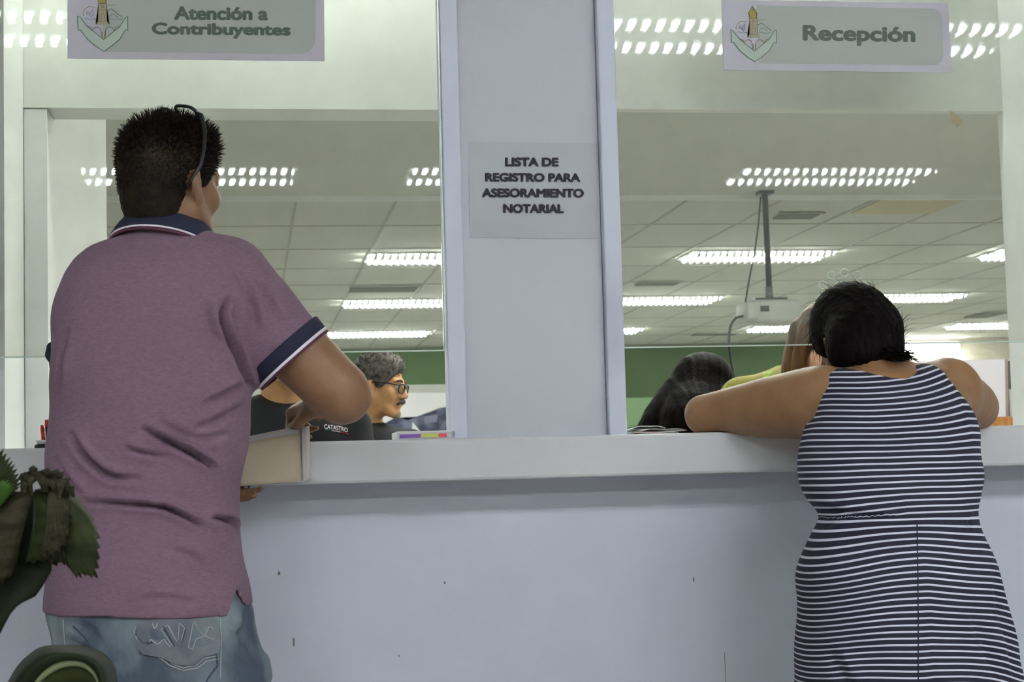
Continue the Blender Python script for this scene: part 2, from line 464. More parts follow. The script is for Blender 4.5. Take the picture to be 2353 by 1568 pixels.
MT['iris'] = mat('dark_iris', lin(40, 25, 18), .15)
MT['black'] = mat('black_plastic', lin(22, 22, 24), .4)
MT['paper'] = mat('paper', lin(206, 206, 206, 1.2), .7, (6, lin(196, 196, 198, 1.2), .4, .7, (1, 1, 1)))
MT['ink'] = mat('black_ink', lin(28, 26, 40), .6)
def glass_mat():
    m = bpy.data.materials.new('dusty_glass'); m.use_nodes = True; nt = m.node_tree; nt.nodes.clear()
    N = nt.nodes.new; L = nt.links.new
    out = N('ShaderNodeOutputMaterial'); tr = N('ShaderNodeBsdfTransparent'); tr.inputs[0].default_value = (.945, .955, .935, 1)
    gl = N('ShaderNodeBsdfGlossy'); gl.inputs['Roughness'].default_value = .0; gl.inputs[0].default_value = (1, 1, 1, 1)
    fr = N('ShaderNodeFresnel'); fr.inputs[0].default_value = 1.33
    mix = N('ShaderNodeMixShader'); L(fr.outputs[0], mix.inputs[0]); L(tr.outputs[0], mix.inputs[1]); L(gl.outputs[0], mix.inputs[2])
    df = N('ShaderNodeBsdfDiffuse'); df.inputs[0].default_value = lin(205, 205, 195)
    tc = N('ShaderNodeTexCoord'); nz = N('ShaderNodeTexNoise'); nz.inputs['Scale'].default_value = 3.0; nz.inputs['Detail'].default_value = 6
    nz.inputs['Roughness'].default_value = .65
    mr = N('ShaderNodeMapRange'); mr.inputs['From Min'].default_value = .35; mr.inputs['From Max'].default_value = .8
    mr.inputs['To Min'].default_value = .07; mr.inputs['To Max'].default_value = .17
    L(tc.outputs['Object'], nz.inputs['Vector']); L(nz.outputs['Fac'], mr.inputs['Value'])
    m2 = N('ShaderNodeMixShader'); L(mr.outputs[0], m2.inputs[0]); L(mix.outputs[0], m2.inputs[1]); L(df.outputs[0], m2.inputs[2])
    L(m2.outputs[0], out.inputs[0])
    return m
MT['glass'] = glass_mat()
MT['glass_edge'] = mat('polished_glass_edge', lin(205, 225, 212), .2)

# ------------------------------------------------------------------ the setting
def struct(name, mb, m, parent=None, smooth=False):
    o = mb.build(name, m, parent, smooth); o['kind'] = 'structure'; return o
PL0, PL1 = .422, .807                                  # pillar
XL, XR = -.498, at(2296, 255, Y=.22)[0]                                  # opening left and right
HZL, HZR = at(300, 248.6, Y=.35)[2], at(1850, 253, Y=.20)[2]
struct('floor', MB().box(-7, 12.5, -11, 20.6, -.1, 0), MT['floor'])
lobby_ceiling = struct('ceiling', MB().box(-7, 12.5, -11, .02, CEIL, CEIL+.1), MT['ceiling'])
struct('ceiling_office', MB().box(-7, 12.5, .02, 20.6, CEIL, CEIL+.1), MT['ceiling'])
struct('wall_back_lobby', MB().box(-7, 12.5, -11.1, -11, 0, CEIL), MT['white'])
struct('wall_left', MB().box(-7.1, -7, -11, 20.6, 0, CEIL), MT['white'])
struct('wall_right', MB().box(12.5, 12.6, -11, 20.6, 0, CEIL), MT['white'])
struct('wall_far', MB().box(-7, 12.5, 20.5, 20.6, 0, CEIL), MT['green'])
struct('wall_under_counter', MB().box(-7, 12.5, -.10, .03, 0, 1.0298), MT['lobby_wall'])
wuc = bpy.data.objects['wall_under_counter']
MT['scuff'] = mat('brown_scuff', lin(128, 118, 116), .8)
for x, y, w_, h_ in ((641, 1318, 2.5, 4), (1022, 1340, 1.8, 3), (675, 1476, 2.0, 9), (1594, 1333, 1.5, 5), (648, 1112, 4, 1.5), (917, 1508, 1.5, 2)):
    p = at(x, y, Y=-.10); k_ = .0009
    MB().box(p[0]-w_*k_, p[0]+w_*k_, -.1006, -.0998, p[2]-h_*k_, p[2]+h_*k_, 0.0).build('scuff_mark', MT['scuff'], wuc)
p = at(1665, 1500, Y=-.10); MB().box(p[0]-.0006, p[0]+.0006, -.1004, -.0998, .1, p[2]).build('panel_seam', MT['scuff'], wuc)
struct('wall_front_left', MB().box(-7, XL, .03, .349, 1.117, CEIL), MT['jamb'])
struct('wall_front_right', MB().box(XR, 12.5, .03, .23, 1.117, CEIL), MT['jamb'])
struct('wall_header_left', MB().box(XL, .60, .35, .48, HZL, CEIL), MT['header'])
struct('wall_header_right', MB().box(.62, XR, .20, .235, HZR, CEIL), MT['header'])
a0, a1 = at(110, 500, Y=.36), at(245, 500, Y=1.6)
am = a0[0]+(a1[0]-a0[0])*(.484-.352)/(1.6-.352)
struct('wall_partition', MB().prism([(-1.4, .484, 0), (am, .484, 0), (a1[0], 1.6, 0), (-1.4, 1.6, 0)], (0, 0, CEIL)).prism([(XL+.001, .352, 0), (a0[0], .352, 0), (am, .484, 0), (XL+.001, .484, 0)], (0, 0, HZL-.003)), MT['jamb'])
struct('wall_pillar', MB().box(PL0+.040, PL1-.040, -.005, .03, 1.117, CEIL), MT['pillar'])
pt = MB(); pt.box(PL0, PL0+.0385, -.03, .03, 1.117, CEIL, .003); struct('trim_1', pt, MT['trim'])
pt = MB(); pt.box(PL1-.0385, PL1, -.03, .03, 1.117, CEIL, .003); struct('trim_2', pt, MT['trim'])
struct('baseboard_counter', MB().box(-7, 12.5, -.115, -.10, 0, .09), MT['dark_gap'])
# the suspended ceiling's bars, beyond the plain plaster strip
gb = MB()
for i in range(-10, 17): gb.box(1.0+.664*i-.009, 1.0+.664*i+.009, 7.62, 20.5, CEIL-.006, CEIL+.002)
for j in range(0, 11): gb.box(-7, 12.5, 7.62+1.26*j-.008, 7.62+1.26*j+.008, CEIL-.005, CEIL+.002)
struct('trim_3', gb, MT['ceiling_bar'])
struct('trim_4', MB().box(-7, 12.5, 7.56, 7.61, CEIL-.03, CEIL), MT['steel_white'])

# the counter: one continuous worktop
ct = MB().box(-7, 12.5, -.22, .40, 1.030, 1.115, .006)
setp(ct.build('counter', MT['counter']), 'long thick white counter running under both glass panes', 'counter')

# glass panes
def pane(x0, x1, label, holes=None):
    e = empty('glass_pane', ((x0+x1)/2, -.011, 1.306), label, 'glass pane')
    MB().box(x0, x1, -.015, -.007, 1.3095, CEIL-.01).build('sheet', MT['glass'], e)
    MB().box(x0, x1, -.0150, -.0070, 1.3065, 1.3093).build('bottom_edge', MT['glass_edge'], e)
    return e
pane_l = pane(-1.4, PL0-.003, 'left glass pane above the counter, behind the man in the purple polo shirt')
MB().box(PL0-.0060, PL0-.0030, -.0152, -.0068, 1.3065, CEIL-.01).build('side_edge', MT['glass_edge'], pane_l)
pane_r = pane(PL1+.003, 2.6, 'right glass pane above the counter, with a cluster of round speaking holes')
for hx, hy in ((1890, 655), (1910, 632), (1940, 627), (1970, 633), (1995, 655), (1926, 657), (1958, 658), (1886, 687)):
    c = at(hx, hy, Y=-.015); m = MB()
    P = [(c[0]+.0088*math.cos(t), -.0155, c[2]+.0088*math.sin(t)) for t in np.linspace(0, 2*math.pi, 21)]
    m.tube(P, .0011, n=6).build('speaking_hole', MT['glass_edge'], pane_r, True)

# ------------------------------------------------------------------ fluorescent ceiling lights
def light_fixture(name, x0, y0, tube, label, group, length=1.22, gap=.37, z=CEIL):
    e = empty(name, (x0+length/2, y0, z), label, 'ceiling light', group)
    ho = MB().box(x0-.03, x0+length+.03, y0-gap/2-.10, y0+gap/2+.10, z-.012, z)
    ho.build('housing', MT['steel_white'], e)
    for yy in (y0-gap/2, y0+gap/2):
        lv = MB()
        tb = MB().tube([(x0, 0, 0), (x0+length, 0, 0)], 1.0, n=14)
        bmesh.ops.transform(tb.bm, matrix=Matrix.Translation((0, yy, z-.026)) @ Matrix.Diagonal((1, .046, .010, 1)), verts=tb.bm.verts[:])
        tb.build('tube', tube, e, True)
        for k in range(20):
            xx = x0+length*(k+.5)/20
            lv.prism([(xx-.020, yy-.055, z-.046), (xx+.014, yy-.055, z-.046), (xx+.022, yy-.055, z-.012), (xx-.004, yy-.055, z-.012)], (0, .11, 0))
        lv.build('louver', MT['steel_white'], e)
    return e
def copy_tree(o, dx, dy, label, group):
    c = o.copy(); COL.objects.link(c); c.location = o.location+Vector((dx, dy, 0))
    c['label'] = label; c['group'] = group
    for ch in o.children:
        d = ch.copy(); COL.objects.link(d); d.parent = c
    return c
OX = {0: -1.72, 1: 1.02, 2: 3.74, 3: 6.47, 4: 9.20}
OY = (10.67, 14.30, 18.02, 4.0, 1.9)
rown = ('front row of the office ceiling', 'middle row of the office ceiling', 'farthest row of the office ceiling')
coln = {0: 'hidden end just above the man\'s shoulder', 1: 'seen through the left pane', 2: 'left of or behind the projector pole',
        3: 'right of the projector', 4: 'at the far right of the right pane'}
LAB = {(1, 0): 'office tube light in the left pane, uppermost and nearest of three',
       (1, 1): 'office tube light in the left pane, middle of three',
       (1, 2): 'office tube light in the left pane, lowest, just above the green wall',
       (2, 0): 'office tube light crossed by the black projector pole',
       (2, 1): 'office tube light left of the projector, touching the pillar trim',
       (2, 2): 'small far office tube light beside the pillar, below the projector\'s level',
       (3, 0): 'office tube light at the right jamb, nearest one on that side',
       (3, 1): 'office tube light right of the woman\'s dark hair',
       (3, 2): 'small far office tube light just below the projector\'s right end',
       (4, 2): 'far office tube light near the right jamb, low and white',
       (0, 0): 'office tube light whose tip shows above the man\'s right shoulder',
       (0, 1): 'office tube light hidden behind the man, middle row', (0, 2): 'office tube light hidden behind the man, far row',
       (1, 3): 'unseen office tube light added over the reception desks, behind the left header', (2, 3): 'unseen office tube light added over the reception desks, behind the right header',  # rows behind the headers are added out of view to brighten the office
       (1, 4): 'unseen office tube light added just behind the left header', (2, 4): 'unseen office tube light added just behind the right header',
       (0, 3): 'unseen office tube light added over the desks at the left, behind the header', (3, 3): 'unseen office tube light added over the desks at the right, behind the header',
       (4, 0): 'office tube light beyond the right jamb, near row', (4, 1): 'office tube light beyond the right jamb, middle row'}
proto = None
for (i, j), lb in LAB.items():
    if proto is None: proto = light_fixture('ceiling_light', OX[i], OY[j], MT['tube_office'], lb, 'office ceiling lights'); p0 = (i, j)
    else: copy_tree(proto, OX[i]-OX[p0[0]], OY[j]-OY[p0[1]], lb, 'office ceiling lights')
LB = [(-1.92, -3.39, 'lobby tube light mirrored at the top left corner of the left pane'),
      (.90, -3.39, 'lobby tube light mirrored left of the reception sign'),
      (2.08, -3.39, 'lobby tube light mirrored just right of the reception sign'),
      (-.93, -6.77, 'lobby tube light mirrored around the man\'s head'),
      (1.00, -6.77, 'lobby tube light mirrored at the left pane\'s right edge'),
      (3.05, -6.77, 'lobby tube light mirrored above the projector pole'),
      (-3.2, -6.77, 'unseen lobby tube light added behind the viewer at the left'), (5.3, -6.77, 'unseen lobby tube light added behind the viewer at the right'),  # from here on unseen fixtures, added to raise the lobby's brightness
      (-4.6, -3.39, 'unseen lobby tube light added near the left wall'), (4.6, -3.39, 'lobby tube light added right of the woman, out of the picture'), (7.6, -3.39, 'unseen lobby tube light added at the far right'),
      (7.6, -6.77, 'unseen lobby tube light added far right, second row')]
proto = None
for x, y, lb in LB:
    if proto is None: proto = light_fixture('ceiling_light', x, y, MT['tube_lobby'], lb, 'lobby ceiling lights'); p0 = (x, y)
    else: copy_tree(proto, x-p0[0], y-p0[1], lb, 'lobby ceiling lights')
b2 = empty('batten_light', (1.13, .10, 2.62), 'unseen tube light added above the frame to brighten the right header', 'ceiling light')  # out-of-view tube added so the right header is evenly bright
MB().box(.86, 1.40, .085, .115, 2.64, CEIL).build('housing', MT['steel_white'], b2)
MT['header_fill'] = mat('header_fill_tube', (.9, .9, .9, 1), .4, emit=(0.97, 1.0, 0.96, 20.0))
MB().tube([(.88, .10, 2.62), (1.38, .10, 2.62)], .016, n=10).build('tube', MT['header_fill'], b2, True)
bl = empty('batten_light', (.05, .17, 2.62), 'tube light above the frame between left pane and header', 'ceiling light')
MB().box(-.35, .40, .14, .20, 2.64, CEIL).build('housing', MT['steel_white'], bl)
MB().tube([(-.33, .17, 2.62), (.38, .17, 2.62)], .016, n=10).build('tube', MT['tube_booth'], bl, True)

# ------------------------------------------------------------------ people
MT['skin_man'] = mat('tan_skin', lin(116, 86, 62, 1.7), .5, (30, lin(106, 77, 55, 1.7), .4, .7, (1, 1, 1)), (220, .06, .001))
MT['skin_woman'] = mat('brown_skin', lin(120, 89, 60, 1.75), .5, (26, lin(110, 80, 53, 1.75), .4, .7, (1, 1, 1)), (220, .05, .001))
MT['skin_clerk'] = mat('clerk_skin', lin(150, 112, 74, 2.0), .5, (30, lin(132, 96, 62, 2.0), .4, .7, (1, 1, 1)))
MT['skin_fair'] = mat('fair_skin', lin(170, 132, 106, 2.0), .5, (30, lin(158, 118, 92, 2.0), .4, .7, (1, 1, 1)))
MT['hair_dark'] = mat('short_dark_hair', lin(24, 20, 15, 1.2), .6, (14, lin(50, 40, 28, 1.2), .45, .7, (1, 1, 1)), (260, .5, .004), spec=.15)
MT['hair_black'] = mat('black_hair', lin(14, 11, 11, 1.0), .6, (60, lin(24, 20, 19, 1.2), .45, .75, (1, 1, .12)), (150, .5, .004, (1, 1, .10)), spec=.05)
MT['hair_brown'] = mat('brown_hair', lin(88, 60, 28, 1.5), .5, (50, lin(44, 28, 14, 1.4), .4, .65, (1, 1, .08)), (150, .5, .004, (1, 1, .08)), spec=.3)
MT['hair_grey'] = mat('greying_hair', lin(88, 84, 76, 1.6), .6, (60, lin(40, 36, 32, 1.6), .4, .65, (1, 1, 1)), (240, .4, .003))
MT['polo'] = mat('purple_pique', lin(117, 92, 108, 1.38), .9, (110, lin(104, 80, 96, 1.3), .25, .8, (1, 1, 3.2)), (900, .25, .0015), sheen=.05)
MT['navy'] = mat('navy_knit', lin(28, 30, 52, 1.4), .85, None, (700, .2, .001))
MT['piping'] = mat('white_piping', lin(190, 180, 192, 1.9), .8)
MT['maroon'] = mat('maroon_edge', lin(70, 34, 50, 2.0), .8)
MT['denim'] = mat('faded_denim', lin(66, 76, 90, 1.2), .85, (6.5, lin(122, 132, 138, 1.45), .45, .66, (1, 1, .6)), (700, .25, .0015))
MT['denim_patch'] = mat('grey_embroidered_denim', lin(78, 84, 92, 1.6), .85, (18, lin(100, 104, 110, 1.7), .4, .7, (1, 1, 1)), (500, .3, .001))
MT['thread'] = mat('pale_thread', lin(128, 132, 136, 1.7), .8)
MT['thread_dark'] = mat('dark_thread', lin(48, 54, 72, 1.8), .8)
MT['shoe'] = mat('dark_shoe', lin(40, 34, 30), .5)
MT['black_cloth'] = mat('black_cloth', lin(20, 20, 23, 1.7), .85, None, (500, .2, .001))
MT['lime'] = mat('lime_print_blouse', lin(140, 134, 44, 1.1), .8, (16, lin(128, 190, 62, 1.2), .56, .62, (1, 1, 1)))
MT['frame'] = mat('dark_spectacle_frame', lin(24, 24, 26), .3)
def lens_mat():
    m = bpy.data.materials.new('clear_lens'); m.use_nodes = True; nt = m.node_tree; nt.nodes.clear()
    out = nt.nodes.new('ShaderNodeOutputMaterial'); tr = nt.nodes.new('ShaderNodeBsdfTransparent'); tr.inputs[0].default_value = (.82, .84, .86, 1)
    gl = nt.nodes.new('ShaderNodeBsdfGlossy'); gl.inputs['Roughness'].default_value = .05
    mx = nt.nodes.new('ShaderNodeMixShader'); mx.inputs[0].default_value = .12
    nt.links.new(tr.outputs[0], mx.inputs[1]); nt.links.new(gl.outputs[0], mx.inputs[2]); nt.links.new(mx.outputs[0], out.inputs[0])
    return m
MT['lens'] = lens_mat()
def stripe_mat():
    m = mat('navy_white_stripes', lin(30, 30, 50, 2.0), .85, None, (800, .15, .001)); nt = m.node_tree; b = nt.nodes['Principled BSDF']
    N = nt.nodes.new; L = nt.links.new
    at_ = N('ShaderNodeAttribute'); at_.attribute_name = 'course'
    fr = N('ShaderNodeMath'); fr.operation = 'FRACT'; L(at_.outputs['Fac'], fr.inputs[0])
    a = N('ShaderNodeMath'); a.operation = 'SUBTRACT'; L(fr.outputs[0], a.inputs[0]); a.inputs[1].default_value = .5
    ab = N('ShaderNodeMath'); ab.operation = 'ABSOLUTE'; L(a.outputs[0], ab.inputs[0])
    mr = N('ShaderNodeMapRange'); mr.inputs['From Min'].default_value = .12; mr.inputs['From Max'].default_value = .17
    L(ab.outputs[0], mr.inputs['Value'])
    mx = N('ShaderNodeMix'); mx.data_type = 'RGBA'; mx.inputs['A'].default_value = lin(172, 172, 184, 1.75); mx.inputs['B'].default_value = lin(28, 28, 46, 1.3)
    L(mr.outputs[0], mx.inputs['Factor']); L(mx.outputs['Result'], b.inputs['Base Color'])
    return m
MT['stripes'] = stripe_mat()

def zpx(py, Y, px=330): return at(px, py, Y=Y)[2]
def row(py, xl, xr, Y, b, shrink=0.0):
    A, B = at(xl, py, Y=Y), at(xr, py, Y=Y)
    return ((A[2]+B[2])/2, (A[0]+B[0])/2, Y, (B[0]-A[0])/2-shrink, b-shrink)
def pxr(n, px, py, Y): return n*(at(px, py, Y=Y)[1]-CAM[1])/FPX*1.0
def polyx(pts, Y, key):
    """pixel polyline -> arrays of world x and z on the plane y = Y (sorted by key)"""
    P = np.array([at(x, y, Y=Y) for x, y in pts]); i = np.argsort(P[:, key]); return P[i, 0], P[i, 2]

def lock(V, lean=0.0):
    """uneven strands running mostly downwards"""
    a = V[:, 0]*1.0+V[:, 1]*.3-lean*V[:, 2]; w = .35*np.sin(V[:, 2]*11+V[:, 0]*7)
    return .0007*np.sin(a*230+w*5)+.0006*np.sin(a*390-w*7+1.3)
# ---------- the man in the purple polo shirt
YM = -.43
man = empty('person', (at(340, 1415, Y=YM)[0], YM, 0), 'man in a purple polo shirt and jeans with glasses pushed up on his dark hair', 'person')
HM = Frame(at(396, 418, Y=-.41), rot(math.radians(-45), math.radians(-3)), .965)
TOR = [(546, 290, 470, -.39, .050), (560, 225, 535, -.40, .075), (582, 182, 572, -.41, .095), (615, 152, 588, -.42, .112), (655, 137, 592, YM, .122), (720, 122, 588, YM, .130),
       (780, 117, 580, YM, .134), (850, 114, 578, YM, .136), (930, 113, 577, YM, .138), (1000, 109, 573, YM, .140), (1080, 107, 562, YM, .142),
       (1170, 108, 552, YM, .142), (1215, 109, 549, YM, .142), (1280, 107, 558, YM, .145), (1340, 105, 570, YM, .148), (1424, 103, 585, YM, .150)]
rows = [row(*r) for r in TOR]
SH, CU, EL = at(520, 655, Y=-.43), at(668, 818, Y=-.43), at(782, 905, Y=-.44)
WR, = [at(742, 925, Y=-.27)]
SHL, CUL, ELL = at(228, 668, Y=-.42), at(187, 826, Y=-.365), at(205, 900, Y=-.33)
WRL = at(408, 1098, Y=-.262)
b = Vol((-.50, -.66, -.01), (.28, -.05, 1.78), .0055)
b.loft([row(r[0], r[1]+(14 if r[0] > 1250 else 0), r[2]-(34 if r[0] > 1250 else 0), r[3], r[4], .014 if r[0] < 620 else .030) for r in TOR if r[0] < 1400], k=.02)
head_into(b, HM, at(385, 575, Y=-.40), .058)
b.tube([SH, (SH+EL)/2+np.array([0, 0, .004]), EL], [.066, .058, .049], 8)
b.cone(SH, EL, .058, .049, .03).cone(EL+np.array([.010, 0, -.012]), EL, .038, .046, .02)
b.tube([EL, EL*.55+WR*.45+np.array([.004, 0, 0]), WR], [.048, .042, .029], 8)
b.tube([SHL, ELL, WRL], [.055, .044, .030], 14)
dR = np.array([-.52, .80, -.10]); hR = frame_dir(WR, dR, (-.45, -.15, .9)); hand_into(b, hR, -1, (.85, 1.2, .7), .03, .98)
hL = frame_dir(WRL, (.80, .06, -.30), (.1, .75, -.6)); hand_into(b, hL, 1, (.25, .35, .25), .03, .95)
for sx, x0, x1 in ((-1, 118, 345), (1, 350, 612)):
    hip, kn, an = at((x0+x1)/2, 1500, Y=YM), None, None
    kn = np.array([hip[0]+sx*.01, YM+.03, .47]); an = np.array([hip[0]+sx*.015, YM-.01, .09])
    b.cone(hip, kn, .085, .058, .03).cone(kn, an, .055, .040, .03).cone(an, an+np.array([sx*.02, .15, -.05]), .035, .025, .02)
body = link('body', b.mesh('body'), MT['skin_man'], man, True)
eyes_for(HM, man, MT['iris'])

# his polo shirt: torso and sleeves, hem with a side slit, folds pressed into the back
FOLDS = [([(330, 985), (375, 1010), (425, 1035), (470, 1062), (495, 1078)], 12, .015, 1), ([(290, 1030), (335, 1042), (385, 1048)], 10, .009, 1),
         ([(165, 1000), (190, 1040), (230, 1080), (270, 1098), (320, 1100)], 14, .011, 1), ([(195, 1152), (280, 1156), (370, 1165), (420, 1185), (470, 1212)], 11, .015, 1),
         ([(490, 1190), (525, 1200), (553, 1240)], 12, .013, 1), ([(520, 1000), (470, 1010), (420, 1000), (370, 975)], 16, .005, 1),
         ([(385, 1262), (440, 1278), (485, 1315)], 16, .004, 1), ([(320, 1378), (380, 1372), (450, 1382)], 12, .004, 1),
         ([(520, 690), (505, 730), (530, 790), (552, 850), (572, 880)], 13, .018, 1), ([(470, 700), (490, 760), (520, 800)], 20, .006, 1),
         ([(150, 760), (138, 830), (130, 900)], 14, .006, 1), ([(590, 640), (625, 700), (650, 760)], 20, .005, 1), ([(545, 620), (575, 690), (590, 760)], 18, .005, 1),
         ([(470, 930), (520, 905), (560, 880)], 16, .006, 1), ([(450, 990), (510, 960), (560, 930)], 16, .006, 1), ([(130, 1060), (150, 1100), (190, 1140)], 14, .005, 1)]
def fold_disp(folds, Y, front=None):
    S = []
    for pts, w, amp, sg in folds:
        P = np.array([at(x, y, Y=Y) for x, y in pts]); q, C = spl(np.arange(len(P)), P[:, [0, 2]], 24); S.append((C, w/1230.0, amp))
    def f(V, N):
        d = np.zeros(len(V)); X = V[:, [0, 2]]
        for C, w, amp in S:
            best = np.full(len(V), 9.0); side = np.zeros(len(V)); tt = np.zeros(len(V))
            for i, (a, c) in enumerate(zip(C, C[1:])):
                ab = c-a; t = np.clip(((X-a)@ab)/max(ab@ab, 1e-12), 0, 1); r = X-a-t[:, None]*ab
                dd = np.hypot(r[:, 0], r[:, 1]); m = dd < best
                best[m] = dd[m]; side[m] = np.sign(ab[0]*r[m, 1]-ab[1]*r[m, 0]); tt[m] = (i+t[m])/(len(C)-1)
            taper = np.sin(np.pi*np.clip(tt*.94+.03, 0, 1))**.6
            u = best*side/w*1.25
            d += 1.7*amp*taper*(-np.exp(-(u/.55)**2)+.75*np.exp(-((u-1.15)/.8)**2)+.35*np.exp(-((u+1.2)/.9)**2))
        d *= np.clip(-N[:, 1]*1.6, 0, 1)
        d += .0016*(np.sin(V[:, 0]*31+V[:, 2]*23)+np.sin(V[:, 2]*47-V[:, 0]*19))
        return N*d[:, None]
    return f
v = Vol((-.52, -.64, .74), (.20, -.20, 1.56), .0055)
v.loft(rows+[row(518, 308, 468, -.40, .072)], k=.01)
v.loft([row(512, 312, 462, -.40, .070), row(546, 268, 492, -.40, .085), row(566, 240, 520, -.405, .09)], k=.02)
v.cone(SH, CU, .086, .079, .035, 'add', True)
v.tube([SH*.75+at(440, 575, Y=-.41)*.25, SH], [.07, .085], 4)
v.tube([SHL, CUL], [.060, .062], 4, k=.03)
ax = (CU-SH)/np.linalg.norm(CU-SH); axl = (CUL-SHL)/np.linalg.norm(CUL-SHL)
hx, hz = polyx([(60, 1414), (103, 1414), (310, 1418), (522, 1415), (527, 1410), (541, 1352), (563, 1399), (583, 1393), (640, 1390)], YM-.08, 0)
v.cut(lambda x, y, z: np.interp(x.ravel(), hx, hz)[:, None, None]-z)
polo = link('polo_shirt', v.mesh('polo_shirt', fold_disp(FOLDS, YM-.12)), MT['polo'], man, True)
def ring_band(c, axis, ra, rb, th, w, squash=1.0, u=None, n=48):
    """a short knitted band around an axis: outer radius ra->rb over width w"""
    a = np.array(axis)/np.linalg.norm(axis); u = np.array((0, 1, 0)) if u is None else np.array(u); u = u-a*(u@a); u /= np.linalg.norm(u); t = np.cross(a, u)
    prof = [(ra, 0), (ra+.002, w*.1), (rb+.002, w*.9), (rb, w), (rb-th, w), (ra-th, 0)]
    m = MB(); R = []
    for k in range(n):
        q = 2*math.pi*k/n
        R.append([m.bm.verts.new(np.array(c)+a*h+(u*math.cos(q)+t*math.sin(q)*squash)*r) for r, h in prof])
    for k in range(n):
        A, B = R[k], R[(k+1) % n]
        for i in range(len(prof)): m.bm.faces.new((A[i], B[i], B[(i+1) % len(prof)], A[(i+1) % len(prof)]))
    return m
cuff = ring_band(CU-ax*.024, ax, .0835, .0825, .006, .026).build('sleeve_cuff', MT['navy'], polo, True)
ring_band(CU+ax*.0025, ax, .0830, .0830, .006, .006).build('cuff_piping', MT['piping'], polo, True)
ring_band(CU+ax*.0088, ax, .0812, .0812, .006, .004).build('cuff_edge', MT['maroon'], polo, True)
ring_band(CUL-axl*.012, axl, .0650, .0645, .006, .020).build('sleeve_cuff', MT['navy'], polo, True)
# the collar: a folded band round the neck, dipping to the front right
def collar_pt(t, s):
    """t angle from the middle of the nape (+ to his right), s 0 top .. 1 bottom"""
    nc = at(388, 520, Y=-.405)
    w0, d0, w1, d1 = .0775, .070, .098, .098
    a = (1-s)*w0+s*w1; d = (1-s)*d0+s*d1
    x = nc[0]+a*math.sin(t)-.010*s; y = nc[1]+.004-d*math.cos(t)
    fr = (1-math.cos(t))/2
    ztop = zpx(488, -.44, 350)-.012*math.sin(t)-.045*fr; zbot = zpx(519, -.50, 350)-.014*math.sin(t)-.055*fr
    return (x, y, (1-s)*ztop+s*zbot+.004*math.sin(math.pi*s))
T = np.linspace(-2.5, 2.5, 56)
m = MB(); m.sheet([[collar_pt(t, s) for s in np.linspace(0, 1, 7)] for t in T], .005); m.build('collar', MT['navy'], polo, True)
m = MB(); m.tube([np.array(collar_pt(t, 1.0))+np.array((0, 0, -.001)) for t in T], .0022, n=6); m.build('collar_piping', MT['piping'], polo, True)
m = MB(); m.tube([np.array(collar_pt(t, 1.0))+np.array((.0, .003, -.006)) for t in T], .0028, n=6); m.build('collar_edge', MT['maroon'], polo, True)

# his hair
def hair_cap_man(F, h=.0045, low=.096):
    s = F.k; R = F.R
    v = Vol(F.o-.15, F.o+.15, h)
    E = lambda c, r, kk=.015, op='add': v.ell(F.p(c), np.array(r)*s, R, kk, op)
    E((0, -.014, .032), (.082, .105, .093)); E((0, -.048, -.030), (.068, .056, .072), .03); E((0, .03, .075), (.064, .058, .048), .02)
    v.cone(F.p((0, -.042, -.06)), F.p((0, -.036, -.115)), .055*s, .044*s, .02)
    q = lambda x, y, z: ((x-F.o[0])*R[0][1]+(y-F.o[1])*R[1][1]+(z-F.o[2])*R[2][1], (x-F.o[0])*R[0][2]+(y-F.o[1])*R[1][2]+(z-F.o[2])*R[2][2])
    def face(x, y, z):
        ly, lz = q(x, y, z); return (ly*.80-lz*.52-.034*s)
    v.cut(face, .006)
    for sx in (-1, 1):
        E((sx*.082, .012, -.085), (.042, .048, .068), .012, 'sub'); E((sx*.084, -.012, -.022), (.022, .026, .040), .004, 'sub')
    v.cut(lambda x, y, z: -(q(x, y, z)[1]+low*s))
    return v
v = hair_cap_man(HM)
me = v.mesh('hair', lambda V, N: N*(.0022*(rng.random(len(V))-.5))[:, None]); V, N = verts_of(me)
m = MB(); bm0 = bpy.data.meshes.new('tmp')
L = (V-HM.o)@HM.R
idx = [i for i in rng.permutation(len(V)) if L[i, 2] > -.03 and N[i]@(HM.R[:, 2]) > -.35][:3400]
dirs = np.array([N[i]*.75+HM.R@np.array((0, .10, .35))*max(0, L[i, 2]*8) + HM.R@np.array((0, -.05, -.1)) for i in idx])
m.bm.from_mesh(me)
for ii, d in zip(idx, dirs):
    l = .006+.014*np.clip(L[ii, 2]/.10, 0, 1)
    strands(m, [V[ii]-N[ii]*.002], [d/np.linalg.norm(d)], l, .0016, 3, None, .22, 2)
m.build('hair', MT['hair_dark'], man, True)

# jeans and shoes
J = [(1335, 116, 560, YM, .132), (1370, 112, 566, YM, .134), (1405, 109, 582, YM, .140), (1440, 115, 590, YM, .146), (1500, 122, 603, YM, .150), (1568, 126, 624, YM, .150)]
v = Vol((-.46, -.66, .04), (.16, -.22, .90), .007)
jr = [row(*r) for r in J]; v.loft(jr, k=.01)
zc = jr[-1][0]
for sx in (-1, 1):
    cx0 = jr[-1][1]+sx*jr[-1][3]*.5
    v.loft([(zc+.03, cx0, YM, .086, .12), (zc-.05, cx0, YM, .092, .13), (.45, cx0+sx*.012, YM+.02, .080, .090), (.25, cx0+sx*.015, YM+.01, .075, .085), (.05, cx0+sx*.016, YM-.01, .078, .088)], k=.03)
jeans = link('jeans', v.mesh('jeans', fold_disp([([(140, 1470), (190, 1490), (240, 1530)], 16, .006, 1), ([(520, 1430), (560, 1470), (590, 1530)], 16, .006, 1), ([(570, 1400), (560, 1450), (555, 1520)], 14, .006, 1), ([(150, 1430), (200, 1440), (235, 1470)], 14, .005, 1)], YM-.12)), MT['denim'], man, True)
